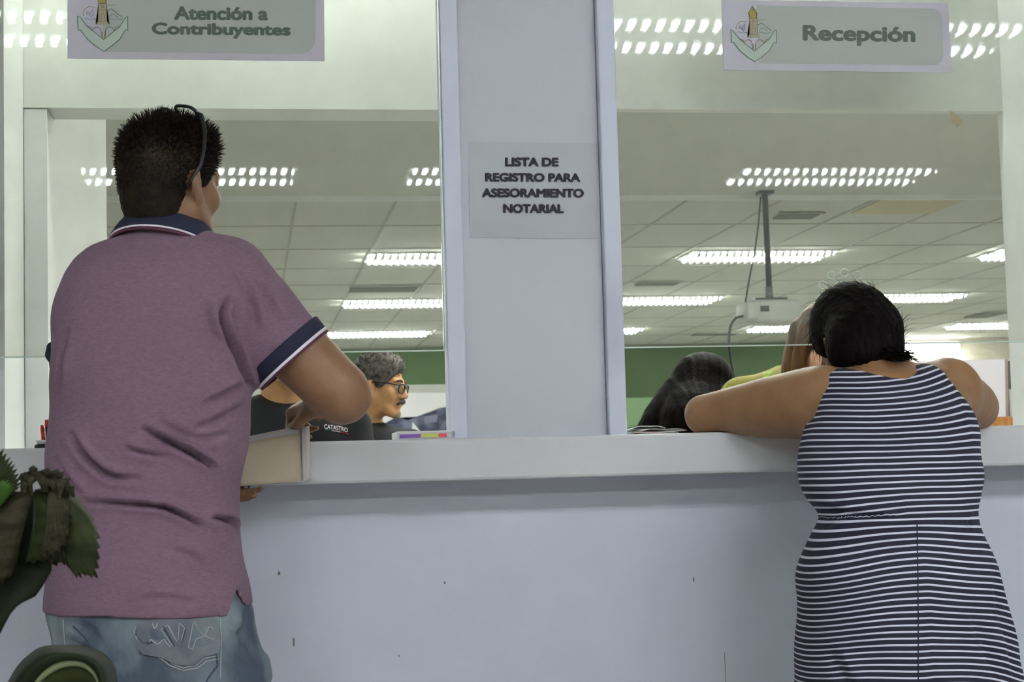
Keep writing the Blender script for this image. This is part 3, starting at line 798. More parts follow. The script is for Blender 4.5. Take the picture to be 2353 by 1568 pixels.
for sx in (-1, 1):
    m = MB(); cx0 = jr[-1][1]+sx*jr[-1][3]*.5+sx*.016
    r = bmesh.ops.create_uvsphere(m.bm, u_segments=20, v_segments=12, radius=1)
    bmesh.ops.transform(m.bm, matrix=Matrix.Translation((cx0, YM+.06, .045)) @ Matrix.Diagonal((.05, .15, .05, 1)), verts=r['verts'])
    for q in m.bm.verts: q.co.z = max(q.co.z, 0.0)
    m.build('shoe', MT['shoe'], man, True)
tmp = bpy.data.objects.new('tmp', jeans.data.copy()); tmp.data.transform(Matrix.Translation(man.location)); BJ = bvh_of(tmp)
def thread(pts, r, mt, n=4, close=False):
    P = drape(BJ, pts+(pts[:1] if close else []), YM-.15, .001, n)
    if len(P) > 1: MB().tube(P, r, n=5).build('pocket_stitching', mt, jeans, True)
def patch(pts, mt, name, lift):
    P = [p for p in drape(BJ, pts, YM-.15, lift, 3)]
    if len(P) > 2:
        m = MB(); c = sum(P, Vector())/len(P); vs = [m.bm.verts.new(p) for p in P]; cv = m.bm.verts.new(drape(BJ, [(sum(x for x, _ in pts)/len(pts), sum(y for _, y in pts)/len(pts))], YM-.15, lift)[0])
        for a_, b_ in zip(vs, vs[1:]+vs[:1]): m.bm.faces.new((a_, b_, cv))
        m.build(name, mt, jeans)
patch([(312, 1425), (500, 1422), (508, 1480), (500, 1502), (465, 1512), (448, 1530), (400, 1528), (372, 1512), (330, 1505), (316, 1490)], MT['denim_patch'], 'back_pocket', .004)
for pts in ([(370, 1448), (385, 1436), (408, 1478), (412, 1432), (424, 1444), (412, 1490), (400, 1490), (370, 1448)],
            [(445, 1428), (432, 1488), (442, 1494), (450, 1470), (470, 1462), (456, 1450), (445, 1428)],
            [(345, 1470), (340, 1492), (352, 1505), (368, 1498), (385, 1510), (400, 1500), (376, 1470), (362, 1482), (345, 1470)],
            [(355, 1426), (362, 1436), (355, 1446), (350, 1436), (355, 1426)], [(392, 1524), (420, 1536), (450, 1530), (468, 1514), (500, 1508)],
            [(360, 1506), (390, 1530), (420, 1542), (455, 1536), (474, 1520), (506, 1514)], [(318, 1430), (308, 1450), (316, 1475), (334, 1486), (318, 1500)],
            [(480, 1440), (470, 1462), (490, 1470), (498, 1450), (480, 1440)], [(505, 1420), (508, 1470), (506, 1560)], [(145, 1425), (150, 1490), (156, 1560)]):
    thread(pts, .0013, MT['thread'])
for pts in ([(318, 1436), (312, 1460), (330, 1480), (350, 1476), (320, 1496)], [(375, 1440), (405, 1492)], [(426, 1446), (414, 1496)], [(496, 1490), (500, 1530), (478, 1560), (470, 1580)],
            [(168, 1440), (196, 1466), (215, 1500), (235, 1520)]):
    thread(pts, .0016, MT['thread_dark'])
# glasses pushed up on his hair
gl = MB(); P = lambda q: HM.p(q)
for sx in (-1, 1):
    loop = []
    for t in np.linspace(0, 2*math.pi, 29):
        cx, cz = math.cos(t), math.sin(t)
        u = sx*.036+.027*math.copysign(abs(cx)**.6, cx); w = .019*math.copysign(abs(cz)**.6, cz)
        loop.append(P((u, .002-w*.75+.010*abs(u)*2, .138+w*.66-abs(u)*.20)))
    gl.tube(loop, .0032, n=6)
gl.tube([P((-.010, .003, .138)), P((0, .007, .141)), P((.010, .003, .138))], .0022, n=6)
for sx in (-1, 1):
    gl.tube([P((sx*.060, .004, .130)), P((sx*.074, .002, .122)), P((sx*.086, .000, .088)), P((sx*.091, -.006, .050)), P((sx*.092, -.014, .020)), P((sx*.088, -.026, -.004)), P((sx*.083, -.034, -.022))], [.0034, .0046, .0044, .0042, .004, .0036, .0026], n=8)
glasses = gl.build('eyeglasses', MT['frame'], man, True)

# ---------- the woman in the striped dress
YW = -.55
wom = empty('person', (at(2060, 1400, Y=-.58)[0], -.58, 0), 'woman in a sleeveless navy and white striped dress leaning on the counter', 'person')
HW = Frame(at(1966, 792, Y=-.27), rot(math.radians(10), math.radians(-44), math.radians(-6)), .92)
WT = [(838, 1935, 2140, -.37, .050), (852, 1893, 2182, -.38, .078), (885, 1874, 2208, -.39, .100), (940, 1868, 2230, -.42, .118), (1000, 1852, 2241, -.45, .130), (1050, 1840, 2243, -.48, .134),
      (1100, 1843, 2247, -.51, .130), (1140, 1860, 2238, -.53, .122), (1183, 1886, 2234, -.55, .116), (1215, 1874, 2241, -.56, .126), (1260, 1858, 2258, -.57, .140), (1310, 1842, 2276, -.58, .150),
      (1370, 1840, 2290, -.58, .155), (1450, 1838, 2306, -.58, .158), (1568, 1837, 2334, -.58, .165)]
LOW = (.34, row(*WT[-1])[1]+.01, -.56, .24, .19)
WS, WE, WW = at(1893, 915, Y=-.37), at(1618, 954, Y=-.15), at(1880, 965, Y=.00)
WSR, WER, WWR = at(2178, 900, Y=-.36), at(2240, 945, Y=-.20), at(2060, 968, Y=-.02)
b = Vol((.86, -.80, -.01), (1.62, .16, 1.42), .0055)
b.loft([row(r[0], r[1], r[2], r[3], r[4], .010) for r in WT]+[(.42, row(*WT[-1])[1], -.56, .17, .12)], k=.02)
head_into(b, HW, at(2008, 852, Y=-.38), .047)
b.cone(at(2018, 852, Y=-.375), at(1985, 810, Y=-.33), .052, .048, .03)
b.tube([WS, WS*.5+WE*.5+np.array([0, 0, -.002]), WE], [.066, .056, .040], 10, .03)
b.cone(WS+np.array([.02, -.02, -.03]), WS*.55+WE*.45+np.array([0, 0, -.008]), .058, .046, .03)
b.cone(WE+np.array([-.008, -.012, -.006]), WE, .030, .038, .015)
b.tube([WE, WE*.6+WW*.4, WW], [.038, .037, .026], 8)
b.tube([WSR, WER, WWR], [.062, .041, .026], 14, .02)
b.cone(WSR+np.array((-.03, -.02, -.03)), WSR, .06, .06, .03)
hand_into(b, frame_dir(WW, (.95, .25, .05), (0, .1, 1)), 1, (.3, .35, .25), .05, .92)
hand_into(b, frame_dir(WWR, (-.92, .35, .02), (0, .1, 1)), -1, (.3, .35, .25), .05, .92)
for sx in (-1, 1):
    hip = np.array([LOW[1]+sx*.09, -.57, .70]); kn = np.array([LOW[1]+sx*.085, -.55, .42]); an = np.array([LOW[1]+sx*.08, -.58, .07])
    b.cone(hip, kn, .085, .055, .03).cone(kn, an, .052, .034, .03).cone(an, an+np.array([sx*.02, .14, -.045]), .032, .022, .02)
zt = 1.1165
b.cut(lambda x, y, z: np.minimum(y+.2225, zt-z))      # her forearms lie flat on the counter
wbody = link('body', b.mesh('body'), MT['skin_woman'], wom, True)
eyes_for(HW, wom, MT['iris'])
# dress: body volume a little larger, cut at neckline and armholes, stripes follow the cloth
v = Vol((.98, -.80, .28), (1.60, -.20, 1.34), .0048)
wrows = [row(*r) for r in WT]+[LOW]
v.loft(wrows, k=.01)
v.ell(at(2060, 1090, Y=-.34), (.16, .07, .09), None, .05)
nx, nz = polyx([(1800, 905), (1890, 848), (1905, 841), (1928, 835), (1950, 833), (1975, 846), (2010, 862), (2045, 871), (2085, 871), (2108, 858), (2121, 838), (2140, 834), (2166, 836), (2200, 860), (2300, 900)], -.47, 0)
v.cut(lambda x, y, z: np.where(y < -.36, z-np.interp(x.ravel(), nx, nz)[:, None, None], z-(np.interp(x.ravel(), nx, nz)[:, None, None]+.0)))
lx, lz = polyx([(1880, 820), (1904, 845), (1911, 880), (1910, 910), (1901, 955), (1884, 985), (1862, 1004), (1836, 1016), (1700, 1022)], -.50, 2)
rx, rz = polyx([(2160, 825), (2176, 850), (2197, 885), (2213, 920), (2227, 955), (2238, 985), (2243, 1000), (2330, 1006)], -.48, 2)
v.cut(lambda x, y, z: np.interp(z.ravel(), lz, lx)[None, None, :]-x, .004)
v.cut(lambda x, y, z: x-np.interp(z.ravel(), rz, rx)[None, None, :], .004)
WF = [([(1885, 1178), (1925, 1172), (1980, 1180), (2040, 1188)], 10, .006, 1), ([(1882, 1160), (1900, 1140), (1940, 1138)], 10, .005, 1), ([(1848, 1085), (1858, 1130), (1884, 1170)], 9, .005, 1),
      ([(1880, 1192), (1940, 1190), (2000, 1188), (2060, 1189), (2130, 1188), (2235, 1186)], 6, .005, 1), ([(1925, 1212), (1942, 1196), (1960, 1192)], 8, .007, 1), ([(2225, 1212), (2232, 1200), (2238, 1190)], 8, .007, 1),
      ([(2270, 1330), (2285, 1420), (2310, 1540)], 26, .006, 1), ([(1900, 1500), (1915, 1530), (1930, 1568)], 24, .004, 1), ([(2200, 1400), (2225, 1470), (2260, 1568)], 30, .005, 1)]
me = v.mesh('dress', fold_disp(WF, -.66), smooth=2)
V, N = verts_of(me)
# cloth courses: one per 14 px at the waist, sagging across the back, arching over the hips
zw = at(2060, 1187, Y=-.66)[2]; pitch = .0113; xm = at(2105, 1300, Y=-.68)[0]; xb = at(2050, 1000, Y=-.6)[0]
up = np.clip((V[:, 2]-zw), 0, None); dn = np.clip((zw-V[:, 2]), 0, None)
sag = np.clip((up-.10)/.18, 0, 1.1)*.024*np.clip(((V[:, 0]-xb)/.15)**2, 0, 1.4)*np.clip(1.2-(V[:, 1]+.52)*4, 0, 1)
sag -= np.exp(-(up/.05)**2)*.012*np.clip((xb-V[:, 0])/.12, 0, 1)*(V[:, 2] > zw)
ux = (V[:, 0]-xm)/.2
hip = (1-np.exp(-dn/.06))*.036*np.clip(np.abs(ux), 0, 1.15)**1.25*np.where(ux < 0, 1-.7*np.clip((dn-.08)/.22, 0, 1), 1.0)+.004*np.sin(V[:, 0]*26+dn*9)*np.clip(dn/.2, 0, 1)
course = np.where(V[:, 2] >= zw, V[:, 2]-sag, zw-(dn-hip))
attr(me, 'course', (course-zw)/pitch+.02*np.sin(V[:, 0]*60))
dress = link('dress', me, MT['stripes'], wom, True)
tmp = bpy.data.objects.new('tmp', dress.data.copy()); tmp.data.transform(Matrix.Translation(wom.location)); BD = bvh_of(tmp)
P = drape(BD, [(2107, 1190), (2109, 1300), (2110, 1420), (2110, 1566)], -.7, .0004, 14)
MB().tube(P, .0012, n=5).build('back_seam', MT['navy'], dress, True)
for sx in (-1, 1):
    m = MB(); r = bmesh.ops.create_uvsphere(m.bm, u_segments=18, v_segments=10, radius=1)
    bmesh.ops.transform(m.bm, matrix=Matrix.Translation((LOW[1]+sx*.085, -.51, .04)) @ Matrix.Diagonal((.045, .13, .045, 1)), verts=r['verts'])
    for q in m.bm.verts: q.co.z = max(q.co.z, 0.0)
    m.build('shoe', MT['shoe'], wom, True)
# her hair, gathered low at the back
v = Vol(HW.o-.20, HW.o+.20, .0048); s = HW.k
EW = lambda c, r, kk=.02, op='add': v.ell(HW.p(c), np.array(r)*s, HW.R, kk, op)
EW((0, -.020, .035), (.088, .104, .094)); EW((0, -.06, -.01), (.080, .062, .070), .03); EW((0, -.02, .07), (.07, .08, .06))
v.ell(at(1985, 782, Y=-.375), (.062, .046, .050), None, .07); v.ell(at(2022, 795, Y=-.39), (.030, .034, .030), None, .05)
v.ell(at(1995, 822, Y=-.395), (.056, .030, .026), None, .04); v.ell(at(1950, 812, Y=-.36), (.034, .03, .030), None, .04)
Rw = HW.R
def facecut(x, y, z):
    ly = (x-HW.o[0])*Rw[0][1]+(y-HW.o[1])*Rw[1][1]+(z-HW.o[2])*Rw[2][1]; lz = (x-HW.o[0])*Rw[0][2]+(y-HW.o[1])*Rw[1][2]+(z-HW.o[2])*Rw[2][2]
    return ly*.85-lz*.45-.030*s
v.cut(facecut, .008)
for sx in (-1, 1): EW((sx*.092, .002, -.040), (.032, .042, .056), .008, 'sub')
me = v.mesh('hair', lambda V, N: N*(lock(V)+.002*rng.random(len(V)))[:, None]); V, N = verts_of(me)
m = MB(); m.bm.from_mesh(me)
i = rng.permutation(len(V))[:420]
tn = np.cross(N[i], np.array((.9, .2, .25))); strands(m, V[i]-N[i]*.001, tn/np.linalg.norm(tn, axis=1)[:, None]*.6+N[i]*.25, .035, .0007, 3, (0, 0, -.3), .25, 4)
# fly-away tail at the right
for k in range(110):
    a = at(2042+rng.uniform(-16, 12), 808+rng.uniform(-14, 18), Y=-.445+rng.uniform(-.015, .015)); e = at(2082+rng.uniform(-20, 34), 818+rng.uniform(-14, 16), Y=-.46+rng.uniform(-.02, .02))
    md = (a+e)/2+np.array((0, 0, rng.uniform(-.004, .008))); m.tube([a, md, e], [.0022, .0013, .0003], n=3, cap=False)
m.build('hair', MT['hair_black'], wom, True)

# ---------- people behind the counter
def seated(o, F, sx0, Y, zsh, w, m_skin, shirt_m, shirt_name, lo, arms=True, extra=None, h=.0065, collar=True):
    """a clerk on a chair: head F, shoulders of half-width w at height zsh around x = sx0; legs down to the floor"""
    b = Vol((sx0-.42, Y-.62, -.01), (sx0+.42, Y+.30, F.o[2]+.16), h)
    tors = lambda g: [(zsh+.045, sx0, Y, .075+g, .050+g), (zsh+.015, sx0, Y, w*.72+g, .080+g), (zsh-.03, sx0, Y, w*.96+g, .10+g), (zsh-.10, sx0, Y, w+g, .118+g), (zsh-.25, sx0, Y, w*.90+g, .125+g), (zsh-.45, sx0, Y, w*.86+g, .135+g), (zsh-.58, sx0, Y, w*.9+g, .13+g)]
    b.loft(tors(-.008), k=.02)
    head_into(b, F, (sx0, Y-.005, zsh-.01), .054)
    zs = max(zsh-.55, .46)
    fw = F.R[:, 1].copy(); fw[2] = 0; fw /= np.linalg.norm(fw); rt = np.array((fw[1], -fw[0], 0))
    for s_ in (-1, 1):
        hp = np.array((sx0, Y, zs))+rt*s_*.09; kn = hp+fw*.38+np.array((0, 0, .0)); an = np.array((kn[0], kn[1], .07))
        b.cone(hp, kn, .085, .062, .03).cone(kn, an, .058, .040, .03).cone(an, an+fw*.13+np.array((0, 0, -.04)), .036, .026, .02)
        sh = np.array((sx0, Y, zsh-.055))+np.array((s_*w*.92, 0, 0)); el = sh+np.array((s_*.03, 0, -.27))+fw*.08; wr = el+fw*.22+rt*(-s_*.04)+np.array((0, 0, -.01))
        b.tube([sh, el, wr], [.052, .042, .028], 12, .02); hand_into(b, frame_dir(wr, fw, (0, 0, 1)), s_, (.3, .35, .3), .05, .95)
        if s_ > 0: SR = (sh, el)
        else: SL = (sh, el)
    body = link('body', b.mesh('body'), m_skin, o, True)
    v = Vol((sx0-.42, Y-.40, zsh-.62), (sx0+.42, Y+.30, zsh+.10), h)
    v.loft(tors(.006), k=.01)
    for sh, el in (SR, SL): v.cone(sh, sh+(el-sh)*.75, .066, .060, .03)
    sh = link(shirt_name, v.mesh(shirt_name, lambda V, N: N*(.003*np.sin(V[:, 2]*40+V[:, 0]*25))[:, None]), shirt_m, o, True)
    v = Vol((sx0-.42, Y-.62, 0.0), (sx0+.42, Y+.30, zs+.14), .009)
    for s_ in (-1, 1):
        hp = np.array((sx0, Y, zs))+rt*s_*.09; kn = hp+fw*.38; an = np.array((kn[0], kn[1], .10))
        v.cone(hp, kn, .097, .074, .03).cone(kn, an, .070, .062, .03)
    link('trousers', v.mesh('trousers'), MT['black_cloth'], o, True)
    eyes_for(F, o, MT['iris'])
    return sh
def chair(x, y, label, z=.36):
    e = empty('office_chair', (x, y, 0), label, 'chair', 'clerks\' chairs')
    MB().box(x-.22, x+.22, y-.22, y+.22, z-.05, z, .02).build('seat', MT['black_cloth'], e)
    MB().tube([(x, y, z-.05), (x, y, .06)], .025, n=10).build('column', MT['black'], e, True)
    for k in range(5):
        a = 2*math.pi*k/5; MB().tube([(x, y, .07), (x+.26*math.cos(a), y+.26*math.sin(a), .03)], [.022, .016], n=8).build('leg', MT['black'], e, True)

# grey haired clerk with spectacles, facing right
YG = 2.3
HG = Frame(at(872, 884, Y=YG), rot(math.radians(-112), math.radians(-10), 0), .90)
gm = empty('person', (HG.o[0]-.05, YG+.03, 0), 'grey haired clerk with spectacles and black shirt behind the counter, facing right', 'person')
gshirt = seated(gm, HG, HG.o[0]-.085, YG+.03, HG.o[2]-.165, .205, MT['skin_clerk'], MT['black_cloth'], 'shirt', None)
v = hair_cap_man(HG, .005)
me = v.mesh('hair', lambda V, N: N*(.003*(rng.random(len(V))-.5))[:, None]); V, N = verts_of(me)
m = MB(); m.bm.from_mesh(me); i = [k for k in rng.permutation(len(V)) if ((V[k]-HG.o)@HG.R)[2] > .02][:700]
strands(m, V[i], N[i]*.7+HG.R[:, 2]*.4, .010, .0014, 3, None, .25, 2)
m.build('hair', MT['hair_grey'], gm, True)
P = HG.p; gl = MB()
for sx in (-1, 1):
    loop = []
    for t in np.linspace(0, 2*math.pi, 25):
        cx, cz = math.cos(t), math.sin(t); loop.append(P((sx*.035+.027*math.copysign(abs(cx)**.7, cx), .106-abs(sx*.035+.027*cx)*.14, -.004+.0175*math.copysign(abs(cz)**.7, cz))))
    gl.tube(loop, .0022, n=6)
    gl.tube([P((sx*.062, .098, .008)), P((sx*.074, .06, .010)), P((sx*.080, .0, .006)), P((sx*.078, -.018, -.010))], .0026, n=6)
gl.tube([P((-.009, .106, .002)), P((0, .112, .004)), P((.009, .106, .002))], .002, n=6)
specs = gl.build('eyeglasses', MT['frame'], gm, True)
for sx in (-1, 1):
    m = MB(); c = P((sx*.035, .1018, -.004)); vs = []
    for t in np.linspace(0, 2*math.pi, 24, endpoint=False):
        cx, cz = math.cos(t), math.sin(t); vs.append(m.bm.verts.new(P((sx*.035+.026*math.copysign(abs(cx)**.7, cx), .1055-abs(sx*.035+.026*cx)*.14, -.004+.0168*math.copysign(abs(cz)**.7, cz)))))
    m.bm.faces.new(vs); m.build('lens', MT['lens'], specs)
MT['moustache'] = mat('dark_moustache', lin(62, 54, 48, 1.5), .7); MT['stubble'] = mat('grey_goatee', lin(118, 102, 82, 1.7), .8)
m = MB(); m.tube([P((-.030, .090, -.066)), P((-.014, .102, -.053)), P((0, .105, -.051)), P((.014, .102, -.053)), P((.030, .090, -.066))], [.003, .0075, .0075, .0075, .003], n=8); m.build('moustache', MT['moustache'], gm, True)
m = MB(); r = bmesh.ops.create_uvsphere(m.bm, u_segments=14, v_segments=10, radius=1)
bmesh.ops.transform(m.bm, matrix=Matrix.Translation(P((0, .082, -.103))) @ Matrix(HG.R.tolist()).to_4x4() @ Matrix.Diagonal((.020, .018, .017, 1)), verts=r['verts']); m.build('goatee', MT['stubble'], gm, True)
for sx in (-1, 1):
    MB().tube([P((sx*.014, .094, .022)), P((sx*.030, .090, .027)), P((sx*.046, .079, .022))], [.0035, .004, .002], n=6).build('eyebrow', MT['moustache'], gm, True)
chair(HG.o[0]-.085, YG+.03, 'black office chair under the grey haired clerk')

# clerk whose face is hidden by the man's raised arm
YC = 1.25
HC = Frame(at(648, 792, Y=YC-.05), rot(math.radians(196), math.radians(-4), 0), .93)
cm = empty('person', (HC.o[0], YC+.05, 0), 'clerk in a dark polo shirt behind the man\'s bent elbow, only chin and neck showing', 'person')
cshirt = seated(cm, HC, HC.o[0]+.01, YC+.05, HC.o[2]-.182, .195, MT['skin_clerk'], MT['black_cloth'], 'polo_shirt', None)
v = hair_cap_man(HC, .006); link('hair', v.mesh('hair'), MT['hair_dark'], cm, True)
chair(HC.o[0]+.01, YC+.05, 'black office chair under the clerk hidden by the man\'s arm')

bpy.context.view_layer.update()
tmp = bpy.data.objects.new('tmp', cshirt.data.copy()); tmp.data.transform(Matrix.Translation(cm.location)); BC = bvh_of(tmp)
AV, AF = [], []
V, F = text_verts('CATASTRO', .016)
for vx in V:
    u = vx[0]; x, y = 745+54*u, 986+7*u*u-10.5*vx[1]+1.5*u
    h = BC.ray_cast(Vector(CAM), Vector(at(x, y, Y=YC)-CAM).normalized())[0]
    AV.append(h if h is not None else Vector(at(x, y, Y=YC-.06)))
    AV[-1] = Vector(AV[-1])-Vector(at(x, y, Y=YC)-CAM).normalized()*(.001+.0015*vx[2])
me = bpy.data.meshes.new('sleeve_lettering'); me.from_pydata([tuple(p) for p in AV], [], F); link('sleeve_lettering', me, MT['piping'], cshirt)
for x0, x1, mt_ in ((745, 763, mat('flag_green', lin(20, 110, 70, 1.4), .7)), (763, 782, MT['piping']), (782, 801, mat('flag_red', lin(190, 40, 50, 1.4), .7))):
    P = drape(BC, [(x0+(x1-x0)*t, 988.5+8*((x0+(x1-x0)*t-745)/54)**2+1.5*((x0+(x1-x0)*t-745)/54)) for t in np.linspace(0, 1, 5)], YC, .001, 1)
    if len(P) > 1: MB().tube(P, .0011, n=6).build('sleeve_stripe', mt_, cshirt, True)
def collar_band(parent, c, r, drop, m_, yaw):
    m = MB(); T_ = np.linspace(-2.7, 2.7, 40); g = []
    for t in T_:
        f = (1-math.cos(t))/2; w = np.array((math.sin(t)*math.cos(yaw)+math.cos(t)*math.sin(yaw), math.sin(t)*math.sin(yaw)-math.cos(t)*math.cos(yaw), 0))
        g.append([c+w*(r*(1-s_)+(r+.024)*s_)+np.array((0, 0, .022-.02*f-s_*(drop+.018*f))) for s_ in np.linspace(0, 1, 5)])
    m.sheet(g, .004); m.build('collar', m_, parent, True)
collar_band(cshirt, np.array((HC.o[0]+.01, YC+.045, HC.o[2]-.165)), .066, .034, MT['black_cloth'], math.pi)
collar_band(gshirt, np.array((HG.o[0]-.085, YG+.025, HG.o[2]-.125)), .066, .036, MT['black_cloth'], math.radians(-110))
# receptionist with long brown hair in front of the woman
YR = .60
HR = Frame(at(1906, 796, Y=YR-.03), rot(math.radians(172), math.radians(-10), 0), .92)
rm = empty('person', (HR.o[0], YR+.05, 0), 'receptionist with straight brown hair and lime printed blouse, face half hidden behind the woman', 'person')
seated(rm, HR, HR.o[0]-.01, YR+.13, HR.o[2]-.080, .200, MT['skin_fair'], MT['lime'], 'blouse', None)
v = Vol(HR.o-np.array((.2, .2, .34)), HR.o+np.array((.2, .2, .18)), .0055); s = HR.k
ER = lambda c, r, kk=.02, op='add': v.ell(HR.p(c), np.array(r)*s, HR.R, kk, op)
ER((0, -.016, .036), (.088, .106, .096))
for sx in (-1, 1):
    v.tube([HR.p((sx*.072, .02, .05)), HR.p((sx*.088, .026, -.02)), HR.p((sx*.093, .026, -.10)), HR.p((sx*.095, .026, -.19))], [.018, .018, .019, .018], 10)
    v.tube([HR.p((sx*.05, -.06, .03)), HR.p((sx*.07, -.06, -.08)), HR.p((sx*.08, -.05, -.2))], [.05, .05, .04], 8)
ER((0, .100, -.03), (.070, .065, .105), .006, 'sub')
me = v.mesh('hair', lambda V, N: N*lock(V)[:, None]); link('hair', me, MT['hair_brown'], rm, True)
MT['lips'] = mat('lips', lin(160, 84, 80, 1.6), .4)
for sx in (-1, 1):
    MB().tube([HR.p((sx*.014, .092, .021)), HR.p((sx*.030, .089, .026)), HR.p((sx*.046, .078, .021))], [.003, .0035, .0015], n=6).build('eyebrow', MT['hair_dark'], rm, True)
chair(HR.o[0], YR+.12, 'black office chair under the receptionist with brown hair')

# clerk with long black hair, seen from behind
YL = 1.15
HB = Frame(at(1612, 905, Y=YL), rot(math.radians(18), math.radians(-6), 0), .93)
lm = empty('person', (HB.o[0], YL, 0), 'person with long loose black hair sitting in the office with their back turned', 'person')
seated(lm, HB, HB.o[0]-.02, YL+.02, HB.o[2]-.175, .195, MT['skin_fair'], MT['black_cloth'], 'blouse', None)
v = Vol(HB.o-np.array((.36, .24, .36)), HB.o+np.array((.22, .2, .16)), .006); s = HB.k
v.ell(HB.p((0, -.016, .03)), np.array((.090, .106, .096))*s, HB.R, .02)
Q = lambda x, y, dy=-.02: at(x, y, Y=YL+dy)
v.tube([Q(1612, 880), Q(1606, 930, -.05), Q(1590, 985, -.10), Q(1570, 1060, -.12)], [.088, .098, .105, .09], 10)
v.tube([Q(1588, 900), Q(1553, 945, -.04), Q(1520, 985, -.06), Q(1470, 1030, -.06)], [.075, .074, .066, .04], 10)
v.tube([Q(1540, 950), Q(1500, 975, -.04), Q(1455, 992, -.06), Q(1425, 1002, -.06)], [.044, .030, .018, .008], 10)
v.tube([Q(1640, 890), Q(1665, 930, -.03), Q(1680, 990, -.05)], [.065, .050, .045], 8)
lo_ = HB.R
v.cut(lambda x, y, z: np.where(z > HB.o[2]-.13, ((x-HB.o[0])*lo_[0][1]+(y-HB.o[1])*lo_[1][1]+(z-HB.o[2])*lo_[2][1])*.9-(z-HB.o[2])*.4-.045, -1), .006)
me = v.mesh('hair', lambda V, N: N*lock(V, .4)[:, None]); V, N = verts_of(me)
m = MB(); m.bm.from_mesh(me)
i = [k for k in rng.permutation(len(V)) if N[k, 1] < .2 and V[k, 2] < HB.o[2]][:260]
strands(m, V[i]+N[i]*.0005, np.tile(np.array((-.36, -.02, -.93)), (len(i), 1)), .06, .0008, 3, (-.1, 0, 0), .06, 4)
for k in range(40):
    a = Q(1540+rng.uniform(-20, 30), 965+rng.uniform(-15, 15), -.05); e = Q(1450+rng.uniform(-12, 60), 985+rng.uniform(-8, 14), -.07)
    m.tube([a, (a+e)/2+np.array((0, 0, -.012)), e], [.003, .0016, .0004], n=3, cap=False)
m.build('hair', MT['hair_black'], lm, True)
chair(HB.o[0]-.02, YL+.02, 'black office chair under the person with long black hair')

# ------------------------------------------------------------------ signs and notice
MT['sign_white'] = mat('lilac_white_sign', lin(172, 168, 178, 1.4), .5, (3, lin(164, 160, 170, 1.4), .4, .7, (1, 1, 1)))
MT['sign_grey'] = mat('sage_grey_panel', lin(148, 152, 148, 1.4), .5)
MT['sign_text'] = mat('dark_green_letters', lin(72, 88, 76, 1.1), .5)
MT['em_green'] = mat('emblem_green', lin(84, 122, 92), .5); MT['em_fill'] = mat('emblem_pale_green', lin(158, 168, 158, 1.35), .5)
MT['em_gold'] = mat('emblem_gold', lin(158, 144, 66), .5); MT['em_blue'] = mat('emblem_blue', lin(92, 136, 150), .5); MT['em_brown'] = mat('emblem_ochre', lin(136, 122, 84), .5)
MT['em_cream'] = mat('emblem_cream', lin(166, 158, 132), .5)
def flat_poly(pxs, Y, th, name, m_, parent):
    MB().prism([tuple(at(x, y, Y=Y)) for x, y in pxs], (0, -th, 0)).build(name, m_, parent)
